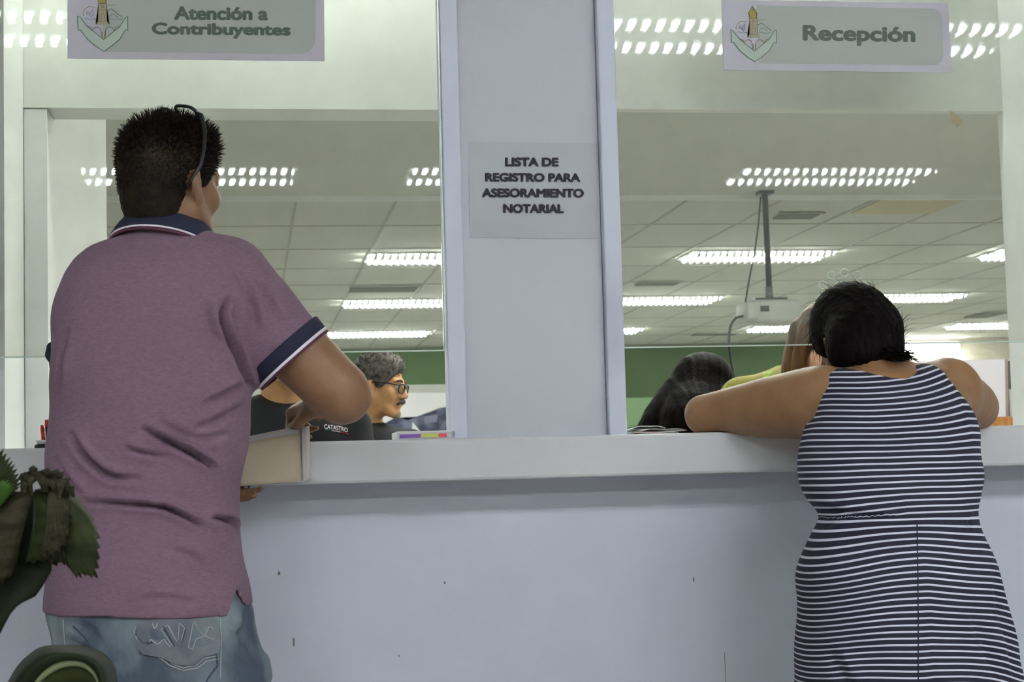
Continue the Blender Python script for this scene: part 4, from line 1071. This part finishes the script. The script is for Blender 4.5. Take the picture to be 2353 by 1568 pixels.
def emblem(T, Y, parent):
    """town crest: lighthouse tower over arches and an anchor-like shield; T maps drawing units to pixels"""
    L = lambda pts: [T(*p) for p in pts]
    e = MB().prism([tuple(at(x, y, Y=Y)) for x, y in L([(135, 322), (130, 224), (150, 236), (200, 300), (310, 388), (420, 300), (460, 234), (474, 226), (476, 328), (462, 318), (450, 332), (420, 385), (365, 430), (312, 468), (255, 430), (200, 385), (160, 332), (150, 318)])], (0, -.0004, 0)).build('crest', MT['em_fill'], parent)
    flat_poly(L([(275, 138), (270, 105), (260, 97), (275, 85), (285, 72), (293, 42), (302, 72), (318, 82), (330, 95), (320, 108), (325, 138)]), Y, .0006, 'dome', MT['em_gold'], e)
    flat_poly(L([(272, 262), (274, 140), (328, 140), (332, 262), (350, 264), (350, 284), (255, 284), (255, 264)]), Y, .0004, 'tower', MT['em_cream'], e)
    def arc(cx, cy, r, a0, a1, n=14): return [(cx+r*math.cos(math.radians(t)), cy+r*math.sin(math.radians(t))) for t in np.linspace(a0, a1, n)]
    def line(group, name, m_, w):
        b_ = MB()
        for pts in group:
            b_.tube([tuple(at(*T(*p), Y=Y-.0006)) for p in pts], w, n=5)
        b_.build(name, m_, e)
    line([[(135, 322), (130, 224), (150, 236), (200, 300), (310, 388), (420, 300), (460, 234), (474, 226), (476, 328), (462, 318), (450, 332), (420, 385), (365, 430), (312, 468), (255, 430), (200, 385), (160, 332), (150, 318), (135, 322)]], 'shield_outline', MT['em_green'], .0008)
    line([[(338, 186), (365, 175), (400, 205), (440, 235)]], 'mountain', MT['em_green'], .0006)
    line([[(190, 205), (204, 194), (215, 212), (238, 176), (236, 214), (226, 236), (214, 216), (198, 214), (190, 205)]], 'whale_tail', MT['em_blue'], .0006)
    line([[(175, 246), (195, 240), (215, 250), (240, 244), (262, 250)]], 'wave', MT['em_blue'], .0005)
    line([[(340, 250), (365, 244), (390, 254), (420, 246), (436, 250)], ], 'wave', MT['em_blue'], .0005)
    line([[(345, 238)]+arc(375, 240, 28, 200, 340)+[(405, 240)]], 'hill', MT['em_blue'], .0005)
    line([arc(222, 212, 52, 165, 300)], 'sun', MT['em_gold'], .0005)
    line([[(338, 156), (352, 146), (364, 154), (376, 146), (392, 152)]], 'flag', MT['em_gold'], .0005)
    line([[(272, 262), (274, 140), (328, 140), (332, 262), (272, 262)]], 'tower_outline', MT['em_brown'], .0006)
    line([[(274, 190), (330, 190)]], 'tower_ledge', MT['em_brown'], .0005)
    line([[(290, 250), (290, 216), (302, 206), (315, 216), (315, 250)]], 'doorway', MT['em_brown'], .0005)
    line([arc(301, 160, 9, 0, 360)], 'round_window', MT['em_brown'], .0005)
    line([[(190, 292), (226, 304), (232, 330)]+arc(262, 330, 29, 180, 360)+[(296, 372)]], 'arch', MT['em_brown'], .0006)
    line([[(322, 372)]+arc(350, 330, 29, 180, 360)+[(382, 330), (392, 304), (428, 292)]], 'arch', MT['em_brown'], .0006)
    line([[(300, 330), (301, 380)], ], 'column', MT['em_brown'], .0006); line([[(318, 330), (317, 380)]], 'column', MT['em_brown'], .0006)
T2 = lambda u, w: (1640+u/3.3, w/3.3)
T1 = lambda u, w: (178+1.105*(1640+u/3.3-1679.4), 35+1.105*(w/3.3-66.7))
YS = -.0165
def rrect(pts, r=26):
    """quad in pixels with its right-hand corners rounded"""
    (x0, y0), (x1, y1), (x2, y2), (x3, y3) = pts
    out = [(x0, y0)]
    for t in np.linspace(-90, 0, 8): out.append((x1-r+r*math.cos(math.radians(t)), y1+r+r*math.sin(math.radians(t))))
    for t in np.linspace(0, 90, 8): out.append((x2-r+r*math.cos(math.radians(t)), y2-r+r*math.sin(math.radians(t))))
    return out+[(x3, y3)]
def zquad(pxs, Y=YS): return [tuple(at(x, y, Y=Y)) for x, y in pxs]
sg = empty('wall_sign', at(450, 50, Y=YS), 'sign reading Atención a Contribuyentes with town crest on the left pane', 'sign')
MB().prism(zquad([(155, -52), (744, -48), (746, 141), (155, 135)]), (0, -.0012, 0)).build('backing', MT['sign_white'], sg)
flat_poly(rrect([(230, -36), (726, -33), (725, 124), (240, 119)], 34), YS-.0013, .0004, 'panel', MT['sign_grey'], sg)
emblem(T1, YS-.0020, sg)
lettering([('Atención a', (402, 16, 614, 44.5), 1.0), ('Contribuyentes', (351, 53, 666, 85.5), 3.0)], YS-.0019, 'lettering', MT['sign_text'], sg, .0021)
sg = empty('wall_sign', at(1925, 85, Y=YS), 'sign reading Recepción with town crest on the right pane', 'sign')
MB().prism(zquad([(1657, 1), (2178, 7), (2187, 167), (1663, 161)]), (0, -.0012, 0)).build('backing', MT['sign_white'], sg)
flat_poly(rrect([(1738, 12), (2164, 20), (2168, 150), (1745, 145)], 22), YS-.0013, .0004, 'panel', MT['sign_grey'], sg)
emblem(T2, YS-.0020, sg)
lettering([('Recepción', (1847, 59, 2101, 102), 3.5)], YS-.0019, 'lettering', MT['sign_text'], sg, .0026)
MT['notice'] = mat('taped_paper_notice', lin(172, 174, 181, 1.34), .6, (4, lin(165, 167, 173, 1.34), .4, .7, (1, 1, 1)))
nt_ = empty('paper_notice', at(1227, 436, Y=-.006), 'white paper notice about the notarial advice list on the pillar', 'notice')
q = [at(x, y, Y=-.0062) for x, y in ((1077, 325), (1371, 330), (1374, 549), (1080, 546))]
g = [[(q[0]*(1-u)+q[1]*u)*(1-w)+(q[3]*(1-u)+q[2]*u)*w+np.array((0, -.0005*math.sin(u*5+w*3)**2, 0)) for w in np.linspace(0, 1, 9)] for u in np.linspace(0, 1, 13)]
MB().sheet(g, .0006).build('sheet', MT['notice'], nt_)
lettering([('LISTA DE', (1162, 363, 1282, 381.5), .5), ('REGISTRO PARA', (1116, 398.5, 1332, 416.5), 1), ('ASESORAMIENTO', (1109, 434, 1340, 452.5), 1), ('NOTARIAL', (1158, 470, 1294, 488.5), .8)], -.0082, 'lettering', MT['ink'], nt_, .0017)
MT['tape'] = mat('yellowed_tape', lin(168, 156, 120), .5)
tp = MB().prism(zquad([(2180, 252), (2204, 268), (2214, 280), (2200, 294), (2188, 280)], -.0156), (0, -.0006, 0)).build('tape_scrap', MT['tape'])
setp(tp, 'curled scrap of yellowed tape on the right pane below the reception sign', 'tape')

# ------------------------------------------------------------------ things on the counter
# papers in the man's left hand: folded sheets with a rolled right end
fo = empty('folded_papers', at(630, 1050, Y=-.27), 'folded cream and white papers held by the man against the counter edge', 'papers')
MT['cream'] = mat('cream_paper', lin(180, 168, 146, 1.5), .75, (5, lin(170, 158, 138, 1.45), .4, .7, (1, 1, 1)))
MT['grey_paper'] = mat('greyish_paper', lin(188, 184, 182, 1.45), .75)
def paper_leaf(pt_, name, m_, off):
    """pt_: top-left, top-right, bottom-right, bottom-left pixels; bowed sheet"""
    q = [at(x, y, Y=-.262+off) for x, y in pt_]
    g = [[(q[0]*(1-u)+q[1]*u)*(1-w)+(q[3]*(1-u)+q[2]*u)*w+np.array((0, -.012*math.sin(u*math.pi)*(.4+.6*w)+.022*u*u, 0)) for w in np.linspace(0, 1, 9)] for u in np.linspace(0, 1, 15)]
    MB().sheet(g, .0012).build(name, m_, fo, True)
paper_leaf([(540, 1006), (703, 974), (719, 1012), (716, 1030)][:0] or [(530, 1012), (700, 976), (712, 1102), (530, 1112)], 'sheet', MT['grey_paper'], .010)
paper_leaf([(540, 1016), (694, 982), (704, 1108), (540, 1118)], 'sheet', MT['paper'], .004)
paper_leaf([(530, 1022), (690, 996), (692, 1106), (530, 1120)], 'sheet', MT['cream'], -.006)
q0, q1 = at(697, 982, Y=-.244), at(699, 1105, Y=-.244)
m = MB()
for rr, dx in ((.0125, 0), (.008, .004)):
    g = [[(q0*(1-w)+q1*w)+np.array((rr*math.sin(t)+dx, rr*(1-math.cos(t)), .003*math.sin(t))) for w in np.linspace(0, 1, 6)] for t in np.linspace(-.3, 3.6, 16)]
    m.sheet(g, .0010)
m.build('rolled_edge', MT['grey_paper'], fo, True)
# pad with coloured flags
zt = 1.1155
a, c = at(905, 1000, Y=-.03), at(1026, 1000, Y=-.03)
pd = empty('note_pad', ((a[0]+c[0])/2, .03, zt), 'white pad with purple, yellow and red index flags beside the pillar', 'note pad')
ztop = at(960, 991, Y=-.03)[2]
MB().box(a[0]+.006, c[0]+.02, -.03, .10, zt, ztop, .002).build('pad', MT['paper'], pd)
MB().box(a[0], a[0]+.012, -.036, .02, zt, zt+.006, .002).build('folded_corner', MT['paper'], pd)
for x0, x1, col in ((918, 967, (112, 72, 150)), (967, 1008, (176, 176, 92)), (1008, 1027, (190, 74, 84))):
    u, w = at(x0, 1000, Y=-.031), at(x1, 1000, Y=-.031)
    MB().box(u[0], w[0]-.0006, -.0325, -.0303, at(960, 1006, Y=-.031)[2], at(960, 998, Y=-.031)[2]).build('index_flag', mat('flag_colour', lin(*col, 1.6), .6), pd)
# loose sheets to the right of the pillar
MT['print'] = mat('red_print', lin(190, 120, 124, 1.4), .7)
for k, (x0, x1, yy, dz, rz, lb) in enumerate(((1440, 1560, -.10, .004, .05, 'white printed sheet with red heading on the counter right of the pillar'), (1470, 1578, -.07, .008, -.08, 'white sheet curling up under the woman\'s elbow'), (1450, 1530, -.05, .011, .12, 'small white slip lying on top of the loose sheets'))):
    u, w = at(x0, 990, Y=yy), at(x1, 990, Y=yy); ln = .20
    e = empty('paper_sheet', ((u[0]+w[0])/2, yy+ln/2, zt), lb, 'paper', 'loose sheets on the counter')
    g = [[(u[0]+(w[0]-u[0])*i/10+rz*ln*j/8, yy+ln*j/8, zt+.001+.0045*k+dz*(.35+.65*math.sin(math.pi*i/10))+.0015*math.sin(i*.9)) for j in range(9)] for i in range(11)]
    MB().sheet(g, .0016).build('sheet', MT['paper'], e, True)
    if k == 0:
        g = [[(u[0]+(w[0]-u[0])*(.15+.5*i/10), yy+.001+.03*j/4, zt+.0024+dz*(.35+.65*math.sin(math.pi*(.15+.5*i/10)))+.0015*math.sin((.15+.5*i/10)*9)) for j in range(5)] for i in range(11)]
        MB().sheet(g, .0008).build('red_heading', MT['print'], e, True)
# left of the man: ink dish and pens
MT['red'] = mat('red_plastic', lin(200, 40, 44, 1.2), .35); MT['orange'] = mat('orange_plastic', lin(206, 110, 70, 1.2), .4)
c = at(112, 1018, Y=-.12)
ds = empty('round_dish', (c[0], -.12, zt), 'round black dish with white rim on the counter left of the man', 'dish')
MB().lathe((c[0], -.12, zt), [(.026, 0), (.028, .003), (.027, .008), (.022, .009)], 28).build('base', MT['black'], ds, True)
MB().lathe((c[0], -.12, zt+.0085), [(.019, 0), (.0225, .001), (.024, .006), (.0245, .0085), (.0215, .0085), (.0205, .004), (.019, .002)], 28).build('rim', MT['steel_white'], ds, True)
MB().lathe((c[0], -.12, zt+.0105), [(.0195, 0), (.0195, .0035)], 28).build('ink_pad', MT['black'], ds, True)
for k, (px_, py_, mt_, lb, Y0) in enumerate(((97, 978, 'red', 'red pen standing at the left behind the black dish', -.07), (107, 965, 'red', 'taller red marker leaning behind the black dish by the man', -.075), (112, 975, 'orange', 'orange pen standing closest to the man, behind the dish', -.068))):
    tp_ = at(px_, py_, Y=Y0); bt = np.array((tp_[0]+.002, Y0+.012, zt+.004))
    e = empty('pen', (bt[0], bt[1], zt), lb, 'pen', 'pens by the dish')
    MB().tube([bt, bt*.25+tp_*.75], [.0042, .0040], n=10).build('barrel', MT['black' if k == 1 else mt_], e, True)
    MB().tube([bt*.25+tp_*.75, tp_], [.0046, .0034], n=10).build('cap', MT[mt_], e, True)
pc = empty('pen_holder', (at(104, 1000, Y=-.068)[0]+.004, -.066, zt), 'low black pen holder behind the round dish', 'pen holder')
MB().box(pc.location[0]-.022, pc.location[0]+.018, -.084, -.046, zt, zt+.006, .002).build('tray', MT['black'], pc)

# ------------------------------------------------------------------ the far office
MT['projector'] = mat('projector_white', lin(196, 198, 194, 1.15), .45)
PJ = at(1757, 440, Z=CEIL); YP = PJ[1]
pj = empty('projector', (PJ[0], YP, at(1765, 715, Y=YP)[2]), 'white projector hanging on a long black pole from the office ceiling', 'projector')
zb = at(1763, 690, Y=YP)[2]; zb2 = at(1763, 741, Y=YP)[2]; x0, x1 = at(1706, 715, Y=YP)[0], at(1836, 715, Y=YP)[0]
MB().box(x0+.03, x1, YP-.05, YP+.24, zb2, zb, .02).build('casing', MT['projector'], pj, True)
MB().box(x0, x0+.09, YP-.09, YP+.16, zb2+.012, zb-.012, .02).build('lens_housing', MT['projector'], pj, True)
MB().tube([(PJ[0], YP, CEIL-.01), (PJ[0]+.005, YP, zb+.09)], .020, n=12).build('pole', MT['black'], pj, True)
MB().tube([(PJ[0]+.005, YP, zb+.09), (PJ[0]+.005, YP, zb+.0)], .026, n=12).build('pole_joint', mat('grey_metal', lin(120, 122, 124), .4, metal=.5), pj, True)
MB().box(PJ[0]-.05, PJ[0]+.05, YP-.05, YP+.05, CEIL-.02, CEIL-.0005).build('ceiling_plate', MT['black'], pj)
MB().box(PJ[0]-.10, PJ[0]+.12, YP-.03, YP+.12, zb, zb+.015).build('bracket', MT['black'], pj)
u = at(1757, 710, Y=YP-.05); MB().box(u[0]-.03, u[0]+.03, YP-.056, YP-.046, u[2]-.018, u[2]+.02).build('port_panel', MT['black'], pj)
def wire(pts, Y, r, label, name='cable'):
    P = np.array([at(x, y, Y=Y) for x, y in pts]); q, C = spl(np.arange(len(P)), P, 40)
    MB().tube(C, r, n=8).build(name, MT['black'], pj, True)
wire([(1748, 452), (1742, 520), (1732, 590), (1722, 640), (1712, 700)], YP-.02, .006, 'thin black cable running down beside the projector pole')
wire([(1708, 727), (1690, 732), (1678, 752), (1675, 790), (1680, 830), (1688, 870), (1692, 900), (1696, 1000), (1702, 1200), (1708, 1440)], YP-.10, .009, 'black cable hanging from the projector down past the green wall')
MT['vent'] = mat('grey_vent', lin(104, 104, 94), .8)
# dark slots and openings in the ceiling
for (x0, y0, x1, y1, lb) in ((1458, 645, 1562, 653, 'dark slot in the office ceiling above the left tube lights by the pillar'), (802, 655, 962, 668, 'grey air vent in the office ceiling seen through the left pane'),
                             (1588, 763, 1700, 769, 'dark vent in the far office ceiling left of the projector cable'), (1775, 487, 1885, 498, 'dark open ceiling panel right of the projector pole'), (2215, 715, 2320, 728, 'dim vent in the office ceiling at the right jamb')):
    p, q = at(x0, y1, Z=CEIL), at(x1, y0, Z=CEIL); ya, yb = sorted((p[1], q[1])); xa, xb = sorted((p[0], q[0]))
    yb = max(yb, ya+.12)
    e = empty('ceiling_vent', ((xa+xb)/2, (ya+yb)/2, CEIL-.01), lb, 'ceiling vent', 'ceiling vents')
    MB().box(xa, xb, ya, yb, CEIL-.022, CEIL-.0065).build('grille', MT['vent'], e)
    MB().box(xa-.03, xb+.03, ya-.03, ya, CEIL-.018, CEIL-.0065).build('rim', MT['ceiling_bar'], e)
bp_ = [at(x, y, Z=CEIL) for x, y in ((1990, 452), (2232, 452), (2150, 486), (1962, 486))]
MT['beige'] = mat('beige_ceiling_panel', lin(200, 190, 150), .8)
st = MB().box(4.36, 4.98, 7.64, 8.34, CEIL-.012, CEIL-.007).build('trim_5', MT['beige']); st['kind'] = 'structure'
# far wall: white lower part and landscape banner at the left, lamp, whiteboard and cabinet at the right
YF = 20.45
MT['grey_wall'] = mat('grey_white_wall', lin(176, 178, 172, 1.2), .7)
A, B = at(830, 887, Y=YF), at(1330, 887, Y=YF)
st = MB().box(-7, B[0], YF-.01, YF+.045, 0, A[2]).build('trim_6', MT['grey_wall']); st['kind'] = 'structure'
w0 = at(1480, 914, Y=YF)[2]; st = MB().box(B[0]+.001, at(2020, 900, Y=YF)[0]-.001, YF-.01, YF+.045, 0, w0).build('trim_8', mat('pale_green_band', lin(112, 142, 104, 1.0), .6)); st['kind'] = 'structure'  # lower far wall, a paler green than above
bn = empty('banner', at(960, 950, Y=YF-.03), 'white banner with a dark blue hillside town picture on the far wall', 'banner')
def onF(x, y, o=.03): return tuple(at(x, y, Y=YF-o))
MB().prism([onF(880, 903), (onF(1060, 903)), onF(1060, 1060), onF(880, 1060)], (0, -.01, 0)).build('cloth', mat('banner_white', lin(206, 206, 208, 1.3), .7), bn)
MT['slate'] = mat('slate_blue_print', lin(48, 52, 76, .9), .7, (2.6, lin(104, 108, 132, 1.0), .5, .62, (1, 1, 1)))
MB().prism([onF(880, 975, .045), onF(905, 962, .045), onF(918, 960, .045), onF(936, 966, .045), onF(960, 958, .045), onF(990, 946, .045), onF(1010, 938, .045), onF(1060, 930, .045), onF(1060, 1060, .045), onF(880, 1060, .045)], (0, -.005, 0)).build('hillside', MT['slate'], bn)
MB().prism([onF(948, 970, .052), onF(966, 992, .052), onF(945, 1010, .052)], (0, -.004, 0)).build('white_steeple', MT['paper'], bn)
MB().prism([onF(974, 958, .052), onF(1006, 952, .052), onF(1004, 970, .052), onF(976, 974, .052)], (0, -.004, 0)).build('pale_house', mat('pale_house', lin(110, 114, 136, 1.0), .7), bn)
MT['white_glow'] = mat('lamp_diffuser', (.9, .9, .85, 1), .4, emit=(1, 1, .92, 6.0))
wl = empty('wall_lamp', at(2120, 806, Y=YF-.1), 'bright rounded tube lamp on the far wall right of the woman\'s hair', 'lamp')
u, w = at(2030, 806, Y=YF-.1), at(2204, 806, Y=YF-.1)
m = MB(); m.tube([u, u+(w-u)*.05, u+(w-u)*.92, w], [.05, .085, .085, .04], n=16); m.build('diffuser', MT['white_glow'], wl, True)
MB().box(u[0], w[0]+.02, YF-.09, YF+.04, u[2]-.03, u[2]+.12).build('housing', MT['steel_white'], wl)
A, B = at(2020, 788, Y=YF), at(2420, 788, Y=YF)
st = MB().box(A[0], 12.4, YF-.012, YF+.045, 0, CEIL).build('trim_7', mat('cream_wall', lin(206, 200, 186, 1.2), .7)); st['kind'] = 'structure'
YB = 6.2
def onB(x, y, o=0): return tuple(at(x, y, Y=YB-o))
wb = empty('whiteboard', onB(2200, 980), 'large whiteboard standing behind the woman\'s right shoulder', 'whiteboard')
MB().prism([onB(2110, 829), onB(2309, 826), onB(2311, 962), onB(2110, 966)], (0, .03, 0)).build('board', mat('whiteboard_white', lin(206, 204, 212, 1.35), .4), wb)
MB().prism([onB(2309, 826), onB(2316, 826), onB(2318, 962), onB(2311, 962)], (0, .03, 0)).build('frame', mat('board_frame', lin(150, 136, 130), .5), wb)
for x in (2130, 2290):
    p = at(x, 960, Y=YB+.015); MB().tube([(p[0], YB+.015, p[2]), (p[0], YB+.015, 0)], .02, n=8).build('leg', MT['steel_white'], wb, True)
cb = empty('cabinet', (at(2320, 900, Y=6.6)[0]+.2, 6.6, 0), 'tall dark cabinet with a pale strip beside the whiteboard', 'cabinet')
p = at(2320, 829, Y=6.5); MB().box(p[0], p[0]+.5, 6.5, 6.9, 0, p[2]).build('body', mat('dark_cabinet', lin(54, 48, 46), .4), cb)
q = at(2316, 895, Y=6.49); w = at(2323, 962, Y=6.49); MB().box(q[0]+.01, w[0]+.012, 6.48, 6.499, w[2], q[2]).build('highlight_strip', MT['steel_white'], cb)  # white box paints in the highlights low on the dark edge
p, q = at(2270, 956, Y=5.6), at(2400, 975, Y=5.6)
dk = empty('desk', ((p[0]+q[0])/2, 5.9, 0), 'brown wooden desk top edge at the right behind the woman\'s elbow', 'desk')
MB().box(p[0]-.5, q[0]+.3, 5.6, 6.0, at(2300, 958, Y=5.6)[2]-.18, at(2300, 958, Y=5.6)[2], .004).build('top', mat('orange_wood', lin(142, 96, 44, 1.4), .5, (6, lin(110, 72, 30, 1.4), .4, .7, (8, 1, 1))), dk)
for x in (p[0]-.4, q[0]+.2): MB().box(x-.03, x+.03, 5.65, 5.95, 0, at(2300, 958, Y=5.6)[2]-.18).build('leg', MT['steel_white'], dk)
p = at(1620, 893, Y=3.0); q = at(1760, 893, Y=3.0)
mn = empty('chair_back', ((p[0]+q[0])/2, 3.0, 0), 'reddish chair back rim between the black haired person and the receptionist', 'chair')
MB().box(p[0], q[0], 3.0, 3.06, p[2]-.35, p[2], .015).build('backrest', mat('terracotta_cloth', lin(160, 92, 60, 1.3), .7), mn)
MB().tube([((p[0]+q[0])/2, 3.03, p[2]-.35), ((p[0]+q[0])/2, 3.03, 0)], .03, n=10).build('column', MT['black'], mn, True)

# ------------------------------------------------------------------ the plant in front, bottom left
MT['leaf_dark'] = mat('dark_leaf', lin(30, 38, 20, 1.0), .5, (9, lin(26, 30, 18, 1.2), .4, .65, (1, 1, 4)), (120, .3, .003), spec=.15)
MT['leaf_dry'] = mat('withered_leaf', lin(68, 64, 48, 1.0), .75, (22, lin(40, 40, 26, 1.1), .4, .6, (1, 1, 3)), (90, .6, .004), spec=.15)
MT['leaf_green'] = mat('bright_leaf', lin(62, 94, 34, 1.3), .45, (9, lin(46, 74, 26, 1.3), .4, .65, (1, 1, 3)), spec=.15)
MT['leaf_tip'] = mat('brown_green_leaf', lin(54, 58, 30, 1.1), .6, (18, lin(36, 40, 22, 1.2), .4, .65, (1, 1, 3)), spec=.15)
MT['midrib'] = mat('pale_midrib', lin(104, 112, 80, 1.3), .5); MT['pot'] = mat('clay_pot', lin(120, 84, 62), .7); MT['soil'] = mat('soil', lin(50, 40, 32), .9)
YPL = -1.62
G = lambda x, y, d=0.0: at(x, y, Y=YPL+d)
base = G(-70, 2600); base = np.array((base[0], YPL, .30))
pl = empty('potted_palm', (base[0], YPL, 0), 'half withered potted palm in front of the man at the bottom left', 'plant')
MB().lathe((base[0], YPL, 0), [(.10, 0), (.12, .02), (.15, .27), (.16, .30), (.14, .30), (.135, .28)], 28).build('pot', MT['pot'], pl, True)
MB().lathe((base[0], YPL, .26), [(.135, 0), (.13, .02)], 24).build('soil', MT['soil'], pl, True)
def fan(hub, tips, m_, name, bow, pleat=.004, back=None, n=9, tooth=.05, th=.0012):
    """pleated fan leaf: ribs from the hub to each tip, bowed; saw-toothed outer edge"""
    g = []; N_ = len(tips)
    D = np.linspace(0, N_-1, (N_-1)*4+1)
    for i, dd in enumerate(D):
        k = min(int(dd), N_-2); t = dd-k; tip = np.array(tips[k])*(1-t)+np.array(tips[k+1])*t
        z = 1-tooth*(i % 2)+rnd.uniform(-.012, .012)
        row_ = []
        for s_ in np.linspace(0.02, 1, n):
            p = np.array(hub)*(1-s_*z)+tip*s_*z
            p = p+np.array(bow)*math.sin(math.pi*s_*.8)*(.6+.4*math.sin(dd))
            p[1] += pleat*((-1)**i)*s_
            row_.append(p)
        g.append(row_)
    return MB().sheet(g, th).build(name, m_, pl, True)
# big withered leaf: hub at its curled top, blades drooping to the right and left
hub = G(78, 1128, -.01)
fan(hub, [G(48, 1308, .02), G(85, 1306, 0), G(122, 1306, -.02), G(150, 1318, -.03), G(172, 1334, -.035), G(196, 1330, -.035), G(217, 1336, -.03), G(216, 1296, -.02), G(214, 1250, 0), G(204, 1205, .02), G(176, 1150, .03), G(152, 1112, .035)], MT['leaf_tip'], 'leaf', (.014, -.02, .012), .003, tooth=.045)
fan(G(112, 1112, -.02), [G(90, 1290, -.03), G(120, 1286, -.035), G(146, 1260, -.035), G(160, 1210, -.03), G(163, 1165, -.02), G(156, 1122, 0)], MT['leaf_dry'], 'withered_fold', (.006, -.018, .004), .004, tooth=.06)
fan(hub, [G(48, 1310, .03), G(20, 1352, .02), G(-20, 1330, .01), G(-50, 1280, .01), G(-50, 1210, .01), G(-20, 1172, .01), G(24, 1140, .01)], MT['leaf_dry'], 'leaf', (-.006, -.014, .004), .0035, tooth=.03)
m = MB()
for k in range(26):
    t = k/25; p = G(50+100*t+rnd.uniform(-5, 5), 1122-34*math.sin(math.pi*(.25+.7*t))+rnd.uniform(-6, 6), -.03)
    q = p+np.array((rnd.uniform(-.012, .014), rnd.uniform(-.01, .01), rnd.uniform(-.022, .0))); m.tube([p, (p+q)/2+np.array((.003, -.004, .003)), q], [.003, .0055, .0015], n=5)
m.build('curled_tip', MT['leaf_dry'], pl, True)
fan(G(80, 1130, .045), [G(-10, 1300, .05), G(30, 1330, .05), G(60, 1320, .05), G(95, 1310, .05), G(130, 1300, .05), G(160, 1290, .05)], MT['leaf_dark'], 'leaf', (0, -.008, 0), .003, tooth=.04)
# its dark stalk, widening into the blade
S = np.array([G(92, 1210, .02), G(72, 1285, .02), G(40, 1345, .02), G(8, 1385, .02), G(-20, 1470, .02)]); q, C = spl(np.arange(5), S, 16)
g = [[c+np.array(((u-.5)*wd*.8, .01*math.cos(u*math.pi), -(u-.5)*wd*.35)) for u in np.linspace(0, 1, 7)] for c, wd in zip(C, np.interp(np.arange(16), [0, 4, 8, 12, 15], [.030, .062, .058, .030, .014]))]
MB().sheet(g, .003).build('leaf', MT['leaf_dark'], pl, True)
MB().tube([G(-16, 1440, .02), G(-30, 1600, .01), (base[0]+.02, YPL, .7), (base[0], YPL, .27)], [.007, .008, .009, .011], n=10).build('stem', MT['leaf_dark'], pl, True)
# upper leaf with a bright base
fan(G(-60, 1190, .03), [G(-10, 1015, .02), G(10, 1030, .02), G(24, 1052, .02), G(36, 1066, .02), G(44, 1088, .02), G(52, 1108, .02), G(40, 1130, .02), G(10, 1160, .02)], MT['leaf_tip'], 'leaf', (0, -.01, 0), .003, tooth=.10)
fan(G(-60, 1196, .0), [G(-8, 1105, -.01), G(8, 1100, -.01), G(20, 1104, -.01), G(32, 1112, -.01), G(34, 1124, -.01), G(22, 1142, -.01), G(4, 1162, -.01)], MT['leaf_green'], 'leaf', (0, -.008, 0), .003, tooth=.08)
MB().tube([G(-55, 1200, .02), G(-66, 1400, .02), (base[0]-.02, YPL, .7), (base[0]-.01, YPL, .27)], [.006, .008, .009, .011], n=10).build('stem', MT['leaf_dark'], pl, True)
# lowest leaf: arched hood with a pale midrib
OUT = [(14, 1580), (40, 1535), (66, 1508), (98, 1488), (150, 1484), (205, 1489), (242, 1506), (262, 1536), (272, 1590)]
INN = [(62, 1610), (84, 1570), (104, 1548), (132, 1530), (160, 1523), (190, 1526), (210, 1540), (224, 1562), (234, 1610)]
q, Co = spl(np.arange(9), np.array([G(x, y, .03) for x, y in OUT]), 34); q, Ci = spl(np.arange(9), np.array([G(x, y, -.02) for x, y in INN]), 34)
g = [[a_*(1-u)+b_*u+np.array((0, -.035*math.sin(math.pi*u), .004*math.sin(math.pi*u))) for u in np.linspace(0, 1, 9)] for a_, b_ in zip(Co, Ci)]
MB().sheet(g, .0015).build('leaf', MT['leaf_dark'], pl, True)
g = [[b_*(1-u)+(b_+np.array((0, .03, -.035)))*u+np.array((0, -.012*math.sin(math.pi*u), 0)) for u in np.linspace(0, 1, 6)] for b_ in Ci]
MB().sheet(g, .0015).build('leaf', MT['leaf_tip'], pl, True)
MB().tube([c+np.array((0, -.004, 0)) for c in Ci], [.0035*math.sin(math.pi*min(.95, .06+k/33)) + .001 for k in range(34)], n=8).build('midrib', MT['midrib'], pl, True)
MB().tube([Co[k]+np.array((0, -.003, 0)) for k in range(34)], .0011, n=6).build('leaf_edge', MT['leaf_tip'], pl, True)
MB().tube([G(150, 1620, .04), G(110, 1760, .03), (base[0]+.05, YPL, .6), (base[0]+.02, YPL, .27)], [.006, .008, .009, .011], n=10).build('stem', MT['leaf_dark'], pl, True)
